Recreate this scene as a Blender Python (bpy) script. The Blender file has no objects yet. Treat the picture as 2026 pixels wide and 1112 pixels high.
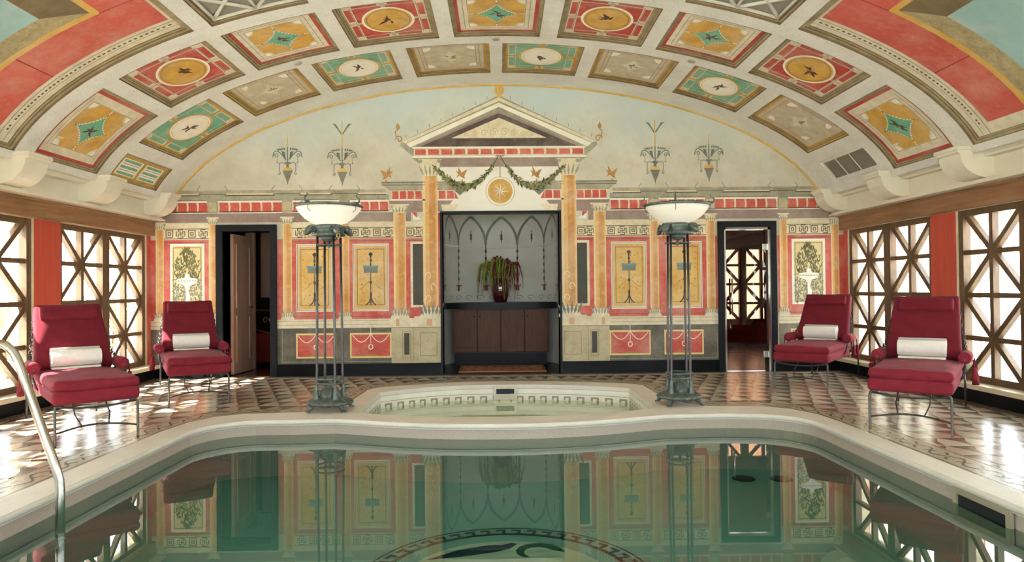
import bpy, bmesh, math, random
from mathutils import Vector, Matrix, noise
from mathutils.geometry import tessellate_polygon
random.seed(7)
PI = math.pi
sin, cos, sqrt = math.sin, math.cos, math.sqrt
SC = bpy.context.scene
COL = SC.collection

# ------------------------------------------------------------------ camera, world, sun, exposure
D = 10.2                       # far wall
CH = 1.243                     # eye height
HW = 5.08                      # half width of the room
BACKY = -1.7                   # wall behind the camera
yaw, pitch, roll = -.0167, .0116, .0095
_r = Vector((cos(yaw), sin(yaw), 0)); _f = Vector((-sin(yaw)*cos(pitch), cos(yaw)*cos(pitch), sin(pitch)))
_u = _r.cross(_f)
_r2 = cos(roll)*_r - sin(roll)*_u; _u2 = cos(roll)*_u + sin(roll)*_r
cd = bpy.data.cameras.new('camera'); cam = bpy.data.objects.new('camera', cd); COL.objects.link(cam)
cd.sensor_width = 36; cd.lens = 36*1378/2026; cd.clip_start = .05; cd.clip_end = 200
cam.matrix_world = Matrix(((_r2.x, _u2.x, -_f.x, 0), (_r2.y, _u2.y, -_f.y, 0), (_r2.z, _u2.z, -_f.z, CH), (0, 0, 0, 1)))
SC.camera = cam
SC.view_settings.view_transform = 'Standard'; SC.view_settings.look = 'None'
SC.view_settings.gamma = 1; SC.view_settings.use_curve_mapping = False
SC.view_settings.exposure = 0.72
wd = bpy.data.worlds.new('daylight'); SC.world = wd; wd.use_nodes = True
bg = wd.node_tree.nodes['Background']; bg.inputs[0].default_value = (.85, .935, 1.0, 1); bg.inputs[1].default_value = 8.6
sl = bpy.data.lights.new('sun', 'SUN'); so = bpy.data.objects.new('sun', sl); COL.objects.link(so)
sl.energy = 34; sl.angle = .012; sl.color = (1, .97, .92)
so.rotation_euler = Vector((-.75, -.23, .80)).to_track_quat('Z', 'Y').to_euler(); so.location = (-14, -6, 16)
SC.cycles.use_denoising = True
SC.cycles.max_bounces = 10; SC.cycles.diffuse_bounces = 6; SC.cycles.transparent_max_bounces = 12
SC.cycles.caustics_reflective = False; SC.cycles.caustics_refractive = False
SC.cycles.sample_clamp_indirect = 12

# ------------------------------------------------------------------ materials
def lin(h):
    h = h.lstrip('#'); o = []
    for i in (0, 2, 4):
        c = int(h[i:i+2], 16)/255
        o.append(c/12.92 if c <= .04045 else ((c+.055)/1.055)**2.4)
    return (*o, 1)
MATS = {}
def mat(name, c, c2=None, rough=.6, scale=5, amt=.5, metal=0, bump=0, bscale=80, spec=.4, speck=None, spamt=.4, spscale=120, coat=0, stretch=None, sheen=0, worn=0):
    if name in MATS: return MATS[name]
    m = bpy.data.materials.new(name); MATS[name] = m; m.use_nodes = True
    nt = m.node_tree; N = nt.nodes; L = nt.links; b = N['Principled BSDF']
    a = lin(c)
    if c2 is None: bcol = tuple(x*.72 for x in a[:3])+(1,)
    else: bcol = lin(c2)
    tc = N.new('ShaderNodeTexCoord'); src = tc.outputs['Object']
    if stretch:
        mp = N.new('ShaderNodeMapping'); mp.inputs['Scale'].default_value = stretch
        L.new(src, mp.inputs['Vector']); src = mp.outputs['Vector']
    nz = N.new('ShaderNodeTexNoise'); nz.inputs['Scale'].default_value = scale; nz.inputs['Detail'].default_value = 6; nz.inputs['Roughness'].default_value = .65
    L.new(src, nz.inputs['Vector'])
    mr = N.new('ShaderNodeMapRange'); mr.inputs[1].default_value = .38; mr.inputs[2].default_value = .66; mr.inputs[3].default_value = 0; mr.inputs[4].default_value = amt
    L.new(nz.outputs['Fac'], mr.inputs[0])
    mx = N.new('ShaderNodeMix'); mx.data_type = 'RGBA'; mx.inputs['A'].default_value = a; mx.inputs['B'].default_value = bcol
    L.new(mr.outputs[0], mx.inputs['Factor']); out = mx.outputs['Result']
    if speck:
        n2 = N.new('ShaderNodeTexNoise'); n2.inputs['Scale'].default_value = spscale; n2.inputs['Detail'].default_value = 3
        L.new(tc.outputs['Object'], n2.inputs['Vector'])
        r2 = N.new('ShaderNodeMapRange'); r2.inputs[1].default_value = .55; r2.inputs[2].default_value = .68; r2.inputs[4].default_value = spamt
        L.new(n2.outputs['Fac'], r2.inputs[0])
        m2 = N.new('ShaderNodeMix'); m2.data_type = 'RGBA'; m2.inputs['B'].default_value = lin(speck)
        L.new(out, m2.inputs['A']); L.new(r2.outputs[0], m2.inputs['Factor']); out = m2.outputs['Result']
    if worn:      # rubbed, chalky patches of old fresco
        n4 = N.new('ShaderNodeTexNoise'); n4.inputs['Scale'].default_value = 2.3; n4.inputs['Detail'].default_value = 9; n4.inputs['Roughness'].default_value = .72
        L.new(tc.outputs['Object'], n4.inputs['Vector'])
        r4 = N.new('ShaderNodeMapRange'); r4.inputs[1].default_value = .44; r4.inputs[2].default_value = .72; r4.inputs[4].default_value = worn
        L.new(n4.outputs['Fac'], r4.inputs[0])
        m4 = N.new('ShaderNodeMix'); m4.data_type = 'RGBA'; m4.inputs['B'].default_value = lin('DDD3BE')
        L.new(out, m4.inputs['A']); L.new(r4.outputs[0], m4.inputs['Factor']); out = m4.outputs['Result']
    L.new(out, b.inputs['Base Color'])
    b.inputs['Roughness'].default_value = rough; b.inputs['Metallic'].default_value = metal
    b.inputs['Specular IOR Level'].default_value = spec
    if coat: b.inputs['Coat Weight'].default_value = coat; b.inputs['Coat Roughness'].default_value = .08
    if sheen:
        b.inputs['Sheen Weight'].default_value = sheen; b.inputs['Sheen Roughness'].default_value = .4
    if bump:
        n3 = N.new('ShaderNodeTexNoise'); n3.inputs['Scale'].default_value = bscale; n3.inputs['Detail'].default_value = 4
        L.new(tc.outputs['Object'], n3.inputs['Vector'])
        bp = N.new('ShaderNodeBump'); bp.inputs['Strength'].default_value = bump; bp.inputs['Distance'].default_value = .01
        L.new(n3.outputs['Fac'], bp.inputs['Height']); L.new(bp.outputs['Normal'], b.inputs['Normal'])
    return m
def clear(name, tint, ior=1.33, rough=0.0, bump=0, bscale=3, gmul=1.0):
    """thin clear sheet: Fresnel reflection over tinted see-through"""
    m = bpy.data.materials.new(name); MATS[name] = m; m.use_nodes = True
    nt = m.node_tree; N = nt.nodes; L = nt.links; N.remove(N['Principled BSDF'])
    tr = N.new('ShaderNodeBsdfTransparent'); tr.inputs[0].default_value = (*tint, 1)
    gl = N.new('ShaderNodeBsdfGlossy'); gl.inputs['Roughness'].default_value = rough; gl.inputs[0].default_value = (gmul, gmul, gmul, 1)
    fr = N.new('ShaderNodeFresnel'); ge = N.new('ShaderNodeNewGeometry')      # same reflection from either face of the sheet
    io = N.new('ShaderNodeMapRange'); io.inputs[3].default_value = ior; io.inputs[4].default_value = 1/ior
    L.new(ge.outputs['Backfacing'], io.inputs[0]); L.new(io.outputs[0], fr.inputs['IOR'])
    mx = N.new('ShaderNodeMixShader'); L.new(fr.outputs[0], mx.inputs[0]); L.new(tr.outputs[0], mx.inputs[1]); L.new(gl.outputs[0], mx.inputs[2])
    L.new(mx.outputs[0], N['Material Output'].inputs['Surface'])
    if bump:
        tc = N.new('ShaderNodeTexCoord'); n3 = N.new('ShaderNodeTexNoise'); n3.inputs['Scale'].default_value = bscale; n3.inputs['Detail'].default_value = 2
        L.new(tc.outputs['Object'], n3.inputs['Vector'])
        bp = N.new('ShaderNodeBump'); bp.inputs['Strength'].default_value = bump; bp.inputs['Distance'].default_value = .01
        L.new(n3.outputs['Fac'], bp.inputs['Height']); L.new(bp.outputs['Normal'], gl.inputs['Normal']); L.new(bp.outputs['Normal'], fr.inputs['Normal'])
    return m

stone = mat('vault_stone', 'DCDAD4', 'C7C4B9', rough=.75, scale=3, amt=.6, speck='A89A80', spamt=.35, spscale=45, bump=.15, bscale=60)
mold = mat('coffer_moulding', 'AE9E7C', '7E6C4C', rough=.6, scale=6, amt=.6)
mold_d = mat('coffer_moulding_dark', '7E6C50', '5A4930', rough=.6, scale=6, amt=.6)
mold_y = mat('coffer_moulding_ochre', 'C9A24A', '8F7433', rough=.6, scale=6, amt=.5)
cream = mat('cornice_cream', 'E4DDCB', 'D2C8B0', rough=.6, scale=2.5, amt=.6)
plast = mat('painted_cream', 'E3D8BC', 'C3B491', rough=.65, scale=7, amt=.6, speck='A8946E', spamt=.3, spscale=60)
white_p = mat('painted_white', 'EDE9DD', 'D8D2C0', rough=.65, scale=5, amt=.6)
red_p = mat('painted_red', 'C9584A', 'B14236', rough=.55, scale=4, amt=.7, speck='D9705C', spamt=.35, spscale=25, worn=0.32)
red_c = mat('coffer_red', 'BC463C', '9C332C', rough=.55, scale=5, amt=.6, worn=0.28)
red_a = mat('arch_red', 'C96054', 'B54B42', rough=.6, scale=1.7, amt=.8, speck='D9776A', spamt=.3, spscale=14, worn=0.28)
yel_p = mat('painted_ochre', 'DDB66A', 'C18F3E', rough=.6, scale=4, amt=.7, speck='8F6A2C', spamt=.25, spscale=70, worn=0.4)
yel_c = mat('coffer_ochre', 'D3A449', 'A87A2B', rough=.6, scale=6, amt=.6, worn=0.35)
gold_l = mat('ochre_line', 'D6AC55', 'B98A36', rough=.6, worn=0.4)
ora_p = mat('column_orange', 'CB9150', 'B97F3F', rough=.6, scale=4, amt=.8, speck='E3B877', spamt=.4, spscale=14, worn=0.4)
ora_m = mat('column_mid', 'D9AC6C', 'C99A58', rough=.6, scale=4, amt=.8, speck='EACFA0', spamt=.4, spscale=14, worn=0.4)
ora_l = mat('column_light', 'E6CFA2', 'D8BB85', rough=.6, scale=4, amt=.7)
mauve = mat('painted_mauve', '97827A', '7C6862', rough=.65, scale=6, amt=.6, worn=0.3)
umber = mat('painted_umber', '574A45', '41352F', rough=.65, scale=6, amt=.6, worn=0.2)
dado = mat('painted_dado', '605B4E', '4A4437', rough=.45, scale=4, amt=.7, speck='857B64', spamt=.3, spscale=40, worn=0.22)
slate = mat('painted_slate', '4C4A41', '37352E', rough=.6, scale=5)
ped = mat('pedestal_stone', 'C3B796', 'A1926C', rough=.65, scale=5, amt=.7, speck='8C7B58', spamt=.35, spscale=50, worn=0.25)
corn_g = mat('painted_grey_green', 'A9A58F', '85806A', rough=.65, scale=7, amt=.7, speck='6A6552', spamt=.3, spscale=60)
line_d = mat('painted_line_dark', '5B5444', '463F30', rough=.65)
line_k = mat('painted_key_line', '6E6449', '54492F', rough=.65)
green_d = mat('painted_green_dark', '4A5238', '2F3623', rough=.65, scale=20, amt=.8)
green_l = mat('painted_olive', '8B8850', '6C6A3A', rough=.65, scale=20, amt=.7)
grn_grey = mat('painted_grey_leaf', '808376', '62665B', rough=.65, scale=15)
teal_c = mat('coffer_teal', '6FB294', '4C8C72', rough=.6, scale=6, amt=.6, worn=0.3)
cof_w = mat('coffer_cream', 'DED5BE', 'BDB195', rough=.65, scale=8, amt=.6)
cof_g = mat('coffer_grey_cream', 'C9BEA5', 'A79A7F', rough=.65, scale=8, amt=.6)
line_w = mat('white_line', 'F0EADB', 'DDD5C1', rough=.65)
bird_m = mat('painted_bird', '4F4638', '6B2F2A', rough=.65, scale=14, amt=.8)
sky_p = mat('painted_sky', '9DBFC0', '86A7A6', rough=.65, scale=1.2, amt=.8, worn=0.3)
reveal = mat('painted_reveal', 'B3A480', '8E7E5A', rough=.7, scale=9, amt=.7, speck='6D5E3E', spamt=.4, spscale=40)
reveal_d = mat('painted_reveal_brown', '7F6E52', '665639', rough=.7, scale=5, amt=.7)
blackst = mat('black_marble', '0F1012', '17181A', rough=.3, scale=3, amt=.6, spec=.12)
blackfr = mat('black_frame', '15171A', '202327', rough=.4, scale=3, spec=.15)
wood_b = mat('beam_wood', '9C7350', '77512F', rough=.5, scale=3, amt=.8, stretch=(6, .6, 6), bump=.1)
wood_l = mat('lattice_wood', '6B5237', '4A3723', rough=.45, scale=5, amt=.7, stretch=(3, 3, 1), bump=.1)
wood_c = mat('cabinet_wood', '5E3C27', '472B19', rough=.5, scale=4, amt=.7, stretch=(8, 8, .7), spec=.25)
wood_d = mat('door_wood', 'C79C86', 'AF826D', rough=.5, scale=2, amt=.5, stretch=(5, 5, .6))
redpil = mat('pilaster_red', 'C4503F', 'B0402F', rough=.45, scale=3, amt=.7, stretch=(8, 8, .5))
steel = mat('steel', 'C9C6BC', 'B5B1A6', rough=.18, metal=1, amt=.3)
bronze = mat('bronze', '6C766F', '3E4540', rough=.42, metal=.5, scale=18, amt=.8, bump=.3, bscale=50)
iron = mat('wrought_iron', '5C5854', '3C3936', rough=.4, metal=.8, scale=15)
iron_d = mat('dark_iron', '4B4440', '2C2826', rough=.4, metal=.7, scale=12)
def bowl_mat():
    m = mat('alabaster', 'F2EFE8', 'E4E0D6', rough=.3, scale=6, amt=.4); N = m.node_tree.nodes; L = m.node_tree.links; p = N['Principled BSDF']
    t = N.new('ShaderNodeBsdfTranslucent'); t.inputs[0].default_value = (.95, .92, .86, 1); x = N.new('ShaderNodeMixShader'); x.inputs[0].default_value = .35
    L.new(p.outputs[0], x.inputs[1]); L.new(t.outputs[0], x.inputs[2]); L.new(x.outputs[0], N['Material Output'].inputs['Surface']); return m
bowlm = bowl_mat()
fab = mat('red_fabric', '852833', '6E1D27', rough=.85, scale=9, amt=.5, sheen=.05, spec=.15, bump=.12, bscale=220)
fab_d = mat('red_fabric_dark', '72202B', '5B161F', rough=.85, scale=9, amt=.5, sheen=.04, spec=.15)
towel_m = mat('white_towel', 'F3EEE4', 'E3DCCE', rough=.95, scale=30, amt=.4, bump=.5, bscale=260)
coping_m = mat('coping_stone', 'DDD7CA', 'CAC2B0', rough=.5, scale=3, amt=.5, speck='BBA886', spamt=.3, spscale=90)
pwall = mat('pool_wall_stone', 'BCAE9E', '9F9183', rough=.6, scale=160, amt=.7, speck='8C7763', spamt=.5, spscale=300)
pfloor = mat('pool_mosaic', '92BDB1', '82ADA1', rough=.6, scale=120, amt=.6)
pline = mat('pool_dark_tile', '1F4038', '17332D', rough=.5, scale=60)
grout = mat('floor_grout', '8A8170', '6F6656', rough=.4, scale=8)
spaw = mat('spa_white_tile', 'EDE8DA', 'DAD3C0', rough=.35, scale=6)
spaf = mat('spa_floor_tile', 'B9BBA0', '9DA088', rough=.4, scale=30)
ter = mat('terrace_stone', 'E8E2D4', 'D4CCBA', rough=.8, scale=2)
glass = clear('window_glass', (.97, .99, .98), ior=1.45)
water_m = clear('pool_water', (.45, .60, .555), ior=1.45, rough=.004, bump=.015, bscale=2.2)
spa_water = clear('spa_water_surface', (.78, .86, .74), ior=1.34, rough=.01, bump=.03, bscale=5)
brown_gl = clear('brown_glass', (.50, .33, .24), ior=1.5)

# ------------------------------------------------------------------ mesh helpers
class MB:
    def __init__(s): s.v = []; s.f = []; s.sm = []; s.mi = []; s.m = 0
    def add(s, vs, fs, smooth=False):
        o = len(s.v); s.v += [tuple(p) for p in vs]
        for f in fs: s.f.append(tuple(i+o for i in f)); s.sm.append(smooth); s.mi.append(s.m)
        return s
    def box(s, x0, x1, y0, y1, z0, z1, M=None):
        vs = [Vector((x, y, z)) for z in (z0, z1) for y in (y0, y1) for x in (x0, x1)]
        if M: vs = [M @ p for p in vs]
        return s.add(vs, [(0, 2, 3, 1), (4, 5, 7, 6), (0, 1, 5, 4), (2, 6, 7, 3), (0, 4, 6, 2), (1, 3, 7, 5)])
    def bevbox(s, x0, x1, y0, y1, z0, z1, b, M=None):
        # chamfered box: 3 rings in z
        vs = []; 
        def ring(z, e):
            return [Vector(p) for p in ((x0+e, y0+b, z), (x0+b, y0+e, z), (x1-b, y0+e, z), (x1-e, y0+b, z), (x1-e, y1-b, z), (x1-b, y1-e, z), (x0+b, y1-e, z), (x0+e, y1-b, z))]
        def ring2(z): 
            return [Vector(p) for p in ((x0+b, y0+b, z), (x0+b, y0+b, z), (x1-b, y0+b, z), (x1-b, y0+b, z), (x1-b, y1-b, z), (x1-b, y1-b, z), (x0+b, y1-b, z), (x0+b, y1-b, z))]
        rs = [ring2(z0), ring(z0+b, 0), ring(z1-b, 0), ring2(z1)]
        for r in rs: vs += r
        if M: vs = [M @ p for p in vs]
        fs = [tuple(range(7, -1, -1)), tuple(range(24, 32))]
        for k in range(3):
            for i in range(8):
                j = (i+1) % 8; fs.append((k*8+i, k*8+j, k*8+8+j, k*8+8+i))
        return s.add(vs, fs)
    def tube(s, pts, r, n=8, closed=False, cap=True):
        pts = [Vector(p) for p in pts]; m = len(pts)
        rs = r if isinstance(r, (list, tuple)) else [r]*m
        vs = []; up = None
        for i in range(m):
            a = pts[(i-1) % m] if (closed or i > 0) else pts[i]; b = pts[(i+1) % m] if (closed or i < m-1) else pts[i]
            t = (b-a).normalized() if (b-a).length > 1e-9 else Vector((0, 0, 1))
            if up is None:
                up = Vector((0, 0, 1)) if abs(t.z) < .9 else Vector((1, 0, 0))
            up = (up - t*up.dot(t))
            if up.length < 1e-6: up = t.orthogonal()
            up.normalize(); sd = t.cross(up)
            for k in range(n):
                a_ = 2*PI*k/n; vs.append(pts[i] + (sd*cos(a_) + up*sin(a_))*rs[i])
        fs = []
        for i in range(m if closed else m-1):
            i2 = (i+1) % m
            for k in range(n): fs.append((i*n+k, i*n+(k+1) % n, i2*n+(k+1) % n, i2*n+k))
        s.add(vs, fs, True)
        if cap and not closed:
            o = len(s.v)-m*n
            s.f.append(tuple(o+k for k in range(n))[::-1]); s.sm.append(False); s.mi.append(s.m)
            s.f.append(tuple(o+(m-1)*n+k for k in range(n))); s.sm.append(False); s.mi.append(s.m)
        return s
    def lathe(s, prof, c=(0, 0, 0), n=24, M=None, mod=None, a0=0, a1=None):
        full = a1 is None
        if full: a1 = 2*PI
        vs = []; m = len(prof); nn = n if full else n+1
        for k in range(nn):
            a = a0+(a1-a0)*k/n
            for (r, z) in prof:
                q = r*(mod(a, r, z) if mod else 1)
                p = Vector((q*cos(a), q*sin(a), z))
                p = (M @ p) if M else p+Vector(c)
                vs.append(p)
        fs = []
        for k in range(n):
            k2 = (k+1) % nn if full else k+1
            for j in range(m-1): fs.append((k*m+j, k2*m+j, k2*m+j+1, k*m+j+1))
        return s.add(vs, fs, True)
    def prism(s, poly, z0, z1, holes=(), flip=False, f3=None, sides=True, bottom=True):
        """poly in 2-D, extruded z0..z1; f3 maps (x, y, z) -> point"""
        loops = [list(poly)]+[list(h) for h in holes]
        flat = [p for l in loops for p in l]
        f3 = f3 or (lambda x, y, z: (x, y, z))
        n = len(flat)
        vs = [f3(p[0], p[1], z1) for p in flat]
        tris = [tuple(range(n))] if len(loops) == 1 else tessellate_polygon([[Vector((p[0], p[1], 0)) for p in l] for l in loops])
        fs = [tuple(t) for t in tris]
        if bottom or sides:
            vs += [f3(p[0], p[1], z0) for p in flat]
            if bottom: fs += [tuple(i+n for i in reversed(t)) for t in tris]
            if sides:
                o = 0
                for l in loops:
                    k = len(l)
                    for i in range(k):
                        j = (i+1) % k; fs.append((o+i, o+j, n+o+j, n+o+i))
                    o += k
        return s.add(vs, fs)
    def build(s, name, m, parent=None, fixn=True):
        me = bpy.data.meshes.new(name); me.from_pydata(s.v, [], s.f)
        ms = m if isinstance(m, (list, tuple)) else [m]
        for q in ms: me.materials.append(q)
        me.polygons.foreach_set('use_smooth', s.sm)
        if len(ms) > 1: me.polygons.foreach_set('material_index', s.mi)
        if fixn:
            bm = bmesh.new(); bm.from_mesh(me); bmesh.ops.recalc_face_normals(bm, faces=bm.faces); bm.to_mesh(me); bm.free()
        me.update()
        o = bpy.data.objects.new(name, me); COL.objects.link(o)
        if parent: o.parent = parent
        return o
def tag(o, label=None, cat=None, group=None, kind=None):
    if label: o['label'] = label
    if cat: o['category'] = cat
    if group: o['group'] = group
    if kind: o['kind'] = kind
    return o
def empty(name, loc=(0, 0, 0), rz=0):
    o = bpy.data.objects.new(name, None); COL.objects.link(o); o.location = loc; o.rotation_euler = (0, 0, rz); o.empty_display_size = .1
    return o
def struct(o, label, cat): return tag(o, label, cat, kind='structure')
def copy_tree(o, parent=None):
    c = o.copy(); COL.objects.link(c); c.parent = parent
    for ch in list(o.children): copy_tree(ch, c)
    return c
def copy_obj(o, parent, loc=None):
    c = o.copy(); COL.objects.link(c); c.parent = parent
    if loc: c.location = loc
    return c
def arc(cx, cy, rx, ry, a0, a1, n):
    return [(cx+rx*cos(a0+(a1-a0)*i/n), cy+ry*sin(a0+(a1-a0)*i/n)) for i in range(n+1)]
def offset_poly(poly, d):
    """closed polygon (ccw) moved outwards by d"""
    out = []; n = len(poly)
    for i in range(n):
        p0 = Vector(poly[i-1]); p1 = Vector(poly[i]); p2 = Vector(poly[(i+1) % n])
        a = (p1-p0).normalized(); b = (p2-p1).normalized()
        na = Vector((a.y, -a.x)); nb = Vector((b.y, -b.x)); m = (na+nb)
        m = m.normalized() if m.length > 1e-6 else na
        out.append(tuple(p1+m*(d/max(.5, m.dot(na)))))
    return out
def resample(pts, step, closed=True):
    P = [Vector(p) for p in pts]; n = len(P); out = []
    for i in range(n if closed else n-1):
        a, b = P[i], P[(i+1) % n]; k = max(1, int(round((b-a).length/step)))
        for j in range(k): out.append(tuple(a.lerp(b, j/k)))
    if not closed: out.append(tuple(P[-1]))
    return out

# ------------------------------------------------------------------ vault geometry
VA, VB, VZ = 4.884, 2.176, 2.07
def vp(th, y, off=0.0):
    """point on the vault; th in degrees from the crown, off > 0 is outwards (up)"""
    t = math.radians(th); p = Vector((VA*sin(t), y, VZ+VB*cos(t))); n = Vector((sin(t)/VA, 0, cos(t)/VB)).normalized()
    return p+n*off
TMAX = 77.0

# ================================================================== SETTING
# ---- far wall with three openings
wf = MB()
LD = (-4.03, -3.345); ND = (-.845, .868); RD = (3.29, 3.975)       # clear openings: door, niche, door
T = .25
def wseg(x0, x1, z0, z1): wf.box(x0, x1, D, D+T, z0, z1)
ZS = 2.37
wseg(-5.4, LD[0], 0, ZS); wseg(LD[0], LD[1], 2.12, ZS); wseg(LD[1], ND[0], 0, ZS)
wseg(ND[1], RD[0], 0, ZS); wseg(RD[0], RD[1], 2.12, ZS); wseg(RD[1], 5.4, 0, ZS)
top = [(-5.4, ZS), (-5.4, 2.6)]+[(VA*sin(math.radians(t))*1.02, VZ+VB*cos(math.radians(t))*1.02) for t in range(-76, 77, 4)]+[(5.4, 2.6), (5.4, ZS)]
wf.prism(top, D, D+T, f3=lambda x, y, z: (x, z, y))
lun = mat('lunette_plaster', 'D2CDBD', 'BBB4A0', rough=.7, scale=1.6, amt=.8, speck='9FA08C', spamt=.2, spscale=9)
def add_bluish(m):
    nt = m.node_tree; N = nt.nodes; L = nt.links; b = N['Principled BSDF']; src = b.inputs['Base Color'].links[0].from_socket
    tc = N.new('ShaderNodeTexCoord'); sx = N.new('ShaderNodeSeparateXYZ'); L.new(tc.outputs['Object'], sx.inputs[0])
    nz = N.new('ShaderNodeTexNoise'); nz.inputs['Scale'].default_value = 1.1; nz.inputs['Detail'].default_value = 4; L.new(tc.outputs['Object'], nz.inputs[0])
    ad = N.new('ShaderNodeMath'); ad.operation = 'MULTIPLY_ADD'; ad.inputs[1].default_value = 1.6; L.new(nz.outputs['Fac'], ad.inputs[0]); L.new(sx.outputs['Z'], ad.inputs[2])
    mr = N.new('ShaderNodeMapRange'); mr.inputs[1].default_value = 3.9; mr.inputs[2].default_value = 4.9; mr.inputs[4].default_value = .85; L.new(ad.outputs[0], mr.inputs[0])
    mx = N.new('ShaderNodeMix'); mx.data_type = 'RGBA'; mx.inputs['B'].default_value = lin('BDCDCF'); L.new(src, mx.inputs['A']); L.new(mr.outputs[0], mx.inputs['Factor'])
    L.new(mx.outputs['Result'], b.inputs['Base Color'])
add_bluish(lun)
wall_far = struct(wf.build('wall_far', lun), 'far end wall with painted Roman temple mural under the vault', 'wall')

# ---- mural helpers: flat paint layers lying on the far wall
def mur(name, polys, m, layer=1, parent=None, y=None):
    b = MB(); yy = (D if y is None else y)
    for i, p in enumerate(polys):
        j = .00009*(i % 9)
        b.prism(p, yy-.0012*layer+.001, yy-.0012*layer-.0012-j, f3=lambda x, z, t: (x, t, z), bottom=False)
    return b.build(name, m, parent or wall_far)
def R_(x0, x1, z0, z1): return [(x0, z0), (x1, z0), (x1, z1), (x0, z1)]
def RS(s, x0, x1, z0, z1): return R_(min(s*x0, s*x1), max(s*x0, s*x1), z0, z1)
def MIR(s, poly): return poly if s > 0 else [(-x, z) for x, z in reversed(poly)]
def frame_polys(x0, x1, z0, z1, w):
    return [R_(x0, x1, z0, z0+w), R_(x0, x1, z1-w, z1), R_(x0, x0+w, z0+w, z1-w), R_(x1-w, x1, z0+w, z1-w)]
def line(pts, w):
    out = []
    for (a, b) in zip(pts, pts[1:]):
        a = Vector(a); b = Vector(b); t = (b-a)
        if t.length < 1e-6: continue
        t.normalize(); n = Vector((-t.y, t.x))*w/2
        out.append([tuple(a-n-t*w*.3), tuple(b-n+t*w*.3), tuple(b+n+t*w*.3), tuple(a+n-t*w*.3)])
    return out
def disc(cx, cz, r, n=28, rz=None): return [(cx+r*cos(2*PI*i/n), cz+(rz or r)*sin(2*PI*i/n)) for i in range(n)]
def leafp(x, z, l, w, a):
    c, s_ = cos(a), sin(a)
    return [(x+u*c-v*s_, z+u*s_+v*c) for u, v in ((0, 0), (l*.35, -w/2), (l, 0), (l*.35, w/2))]
def mirror_profile(cx, prof):
    return [(cx+r, z) for r, z in prof]+[(cx-r, z) for r, z in reversed(prof)]

def column(s, x0, x1, z0, z1, cap=.11, base=.13, big=False):
    x0, x1 = sorted((s*x0, s*x1)); w = x1-x0; cx = (x0+x1)/2
    sh = mur('painted_column', [R_(x0, x1, z0+base*.6, z1-cap*.6)], ora_l, 5)
    mur('column_body', [R_(x0+w*.16, x0+w*.94, z0+base*.7, z1-cap*.8)], ora_m, 5.5, sh); mur('column_core', [R_(x0+w*.42, x0+w*.84, z0+base*.7, z1-cap*.8)], ora_p, 6, sh)
    # capital: flaring bell, abacus and leaves
    e = .22*w
    mur('capital', [[(x0, z1-cap), (x1, z1-cap), (x1+e, z1-.02), (x0-e, z1-.02)], R_(x0-e*1.2, x1+e*1.2, z1-.02, z1)], plast, 7, sh)
    lv = []
    for i in range(5):
        lx = x0+w*(i+.5)/5; lv.append(leafp(lx, z1-cap, cap*.75, w*.16, PI/2+(i-2)*-.22))
    lv += [disc(x0-e*.5, z1-.035, .028 if big else .016, 12), disc(x1+e*.5, z1-.035, .028 if big else .016, 12)]
    mur('capital_leaves', lv, corn_g, 8, sh)
    # base: torus plus acanthus collar
    mur('column_base', [R_(x0-e*1.1, x1+e*1.1, z0, z0+base*.22), [(x0-e*.7, z0+base*.22), (x1+e*.7, z0+base*.22), (x1+e*.2, z0+base*.7), (x0-e*.2, z0+base*.7)]], plast, 7, sh)
    mur('base_leaves', [leafp(x0-e*.4+(w+.8*e)*(i+.5)/6, z0+base*.2, base*(.95 if i % 2 else .75), w*.2, PI/2+(i-2.5)*-.17) for i in range(6)], grn_grey if big else corn_g, 8, sh)
    if big:   # vine climbing the lower shaft
        v = []
        for k in range(3):
            zz = z0+.2+k*.17; sg = 1 if k % 2 else -1
            v += line([(cx+sg*.03+.05*cos(a*.5)*sg*(1-a/14), zz+.08*sin(a*.5)*(1-a/14)+.07) for a in range(10)], .008)
        mur('shaft_vine', v, line_w, 8, sh)
    return sh

def key_frieze(x0, x1, z0, z1):
    x0, x1 = sorted((x0, x1)); h = z1-z0; n = max(1, int(round((x1-x0)/(h*1.02)))); w = (x1-x0)/n
    o = mur('greek_key_band', [R_(x0, x1, z0, z1)], plast, 3)
    ln = []; t = .012
    ln += [R_(x0, x1, z0, z0+t*.8), R_(x0, x1, z1-t*.8, z1)]
    for i in range(n):
        a = x0+i*w; c = a+w/2; zc = (z0+z1)/2; r = h*.36
        if i % 2 == 0:
            ln += frame_polys(c-r, c+r, zc-r, zc+r, t); ln += frame_polys(c-r*.45, c+r*.45, zc-r*.45, zc+r*.45, t)
        else:
            for q in range(4):
                ca, sa = cos(q*PI/2), sin(q*PI/2)
                pts = [(0, 0), (r*.55, 0), (r*.55, r*.6), (r*1.1, r*.6), (r*1.1, -r*.6)]
                ln += line([(c+u*ca-v*sa, zc+u*sa+v*ca) for u, v in pts], t)
    mur('greek_key', ln, line_k, 4, o)

def tile_row(x0, x1, z0, z1, n, m=red_p, layer=4):
    x0, x1 = sorted((x0, x1)); w = (x1-x0)/n
    bgp = mur('frieze_ground', [R_(x0, x1, z0-.012, z1+.012)], plast, layer-1)
    for i in range(n):
        a = x0+i*w; g = w*.07
        t = mur('frieze_tile', [[(a+g, z0), (a+w-g, z0), (a+w-g*1.3, z0+(z1-z0)*.3), (a+w-g, z0+(z1-z0)*.5), (a+w-g*1.8, z1), (a+g, z1), (a+g*1.6, z0+(z1-z0)*.5)]], m, layer, bgp)
    return bgp

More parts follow.
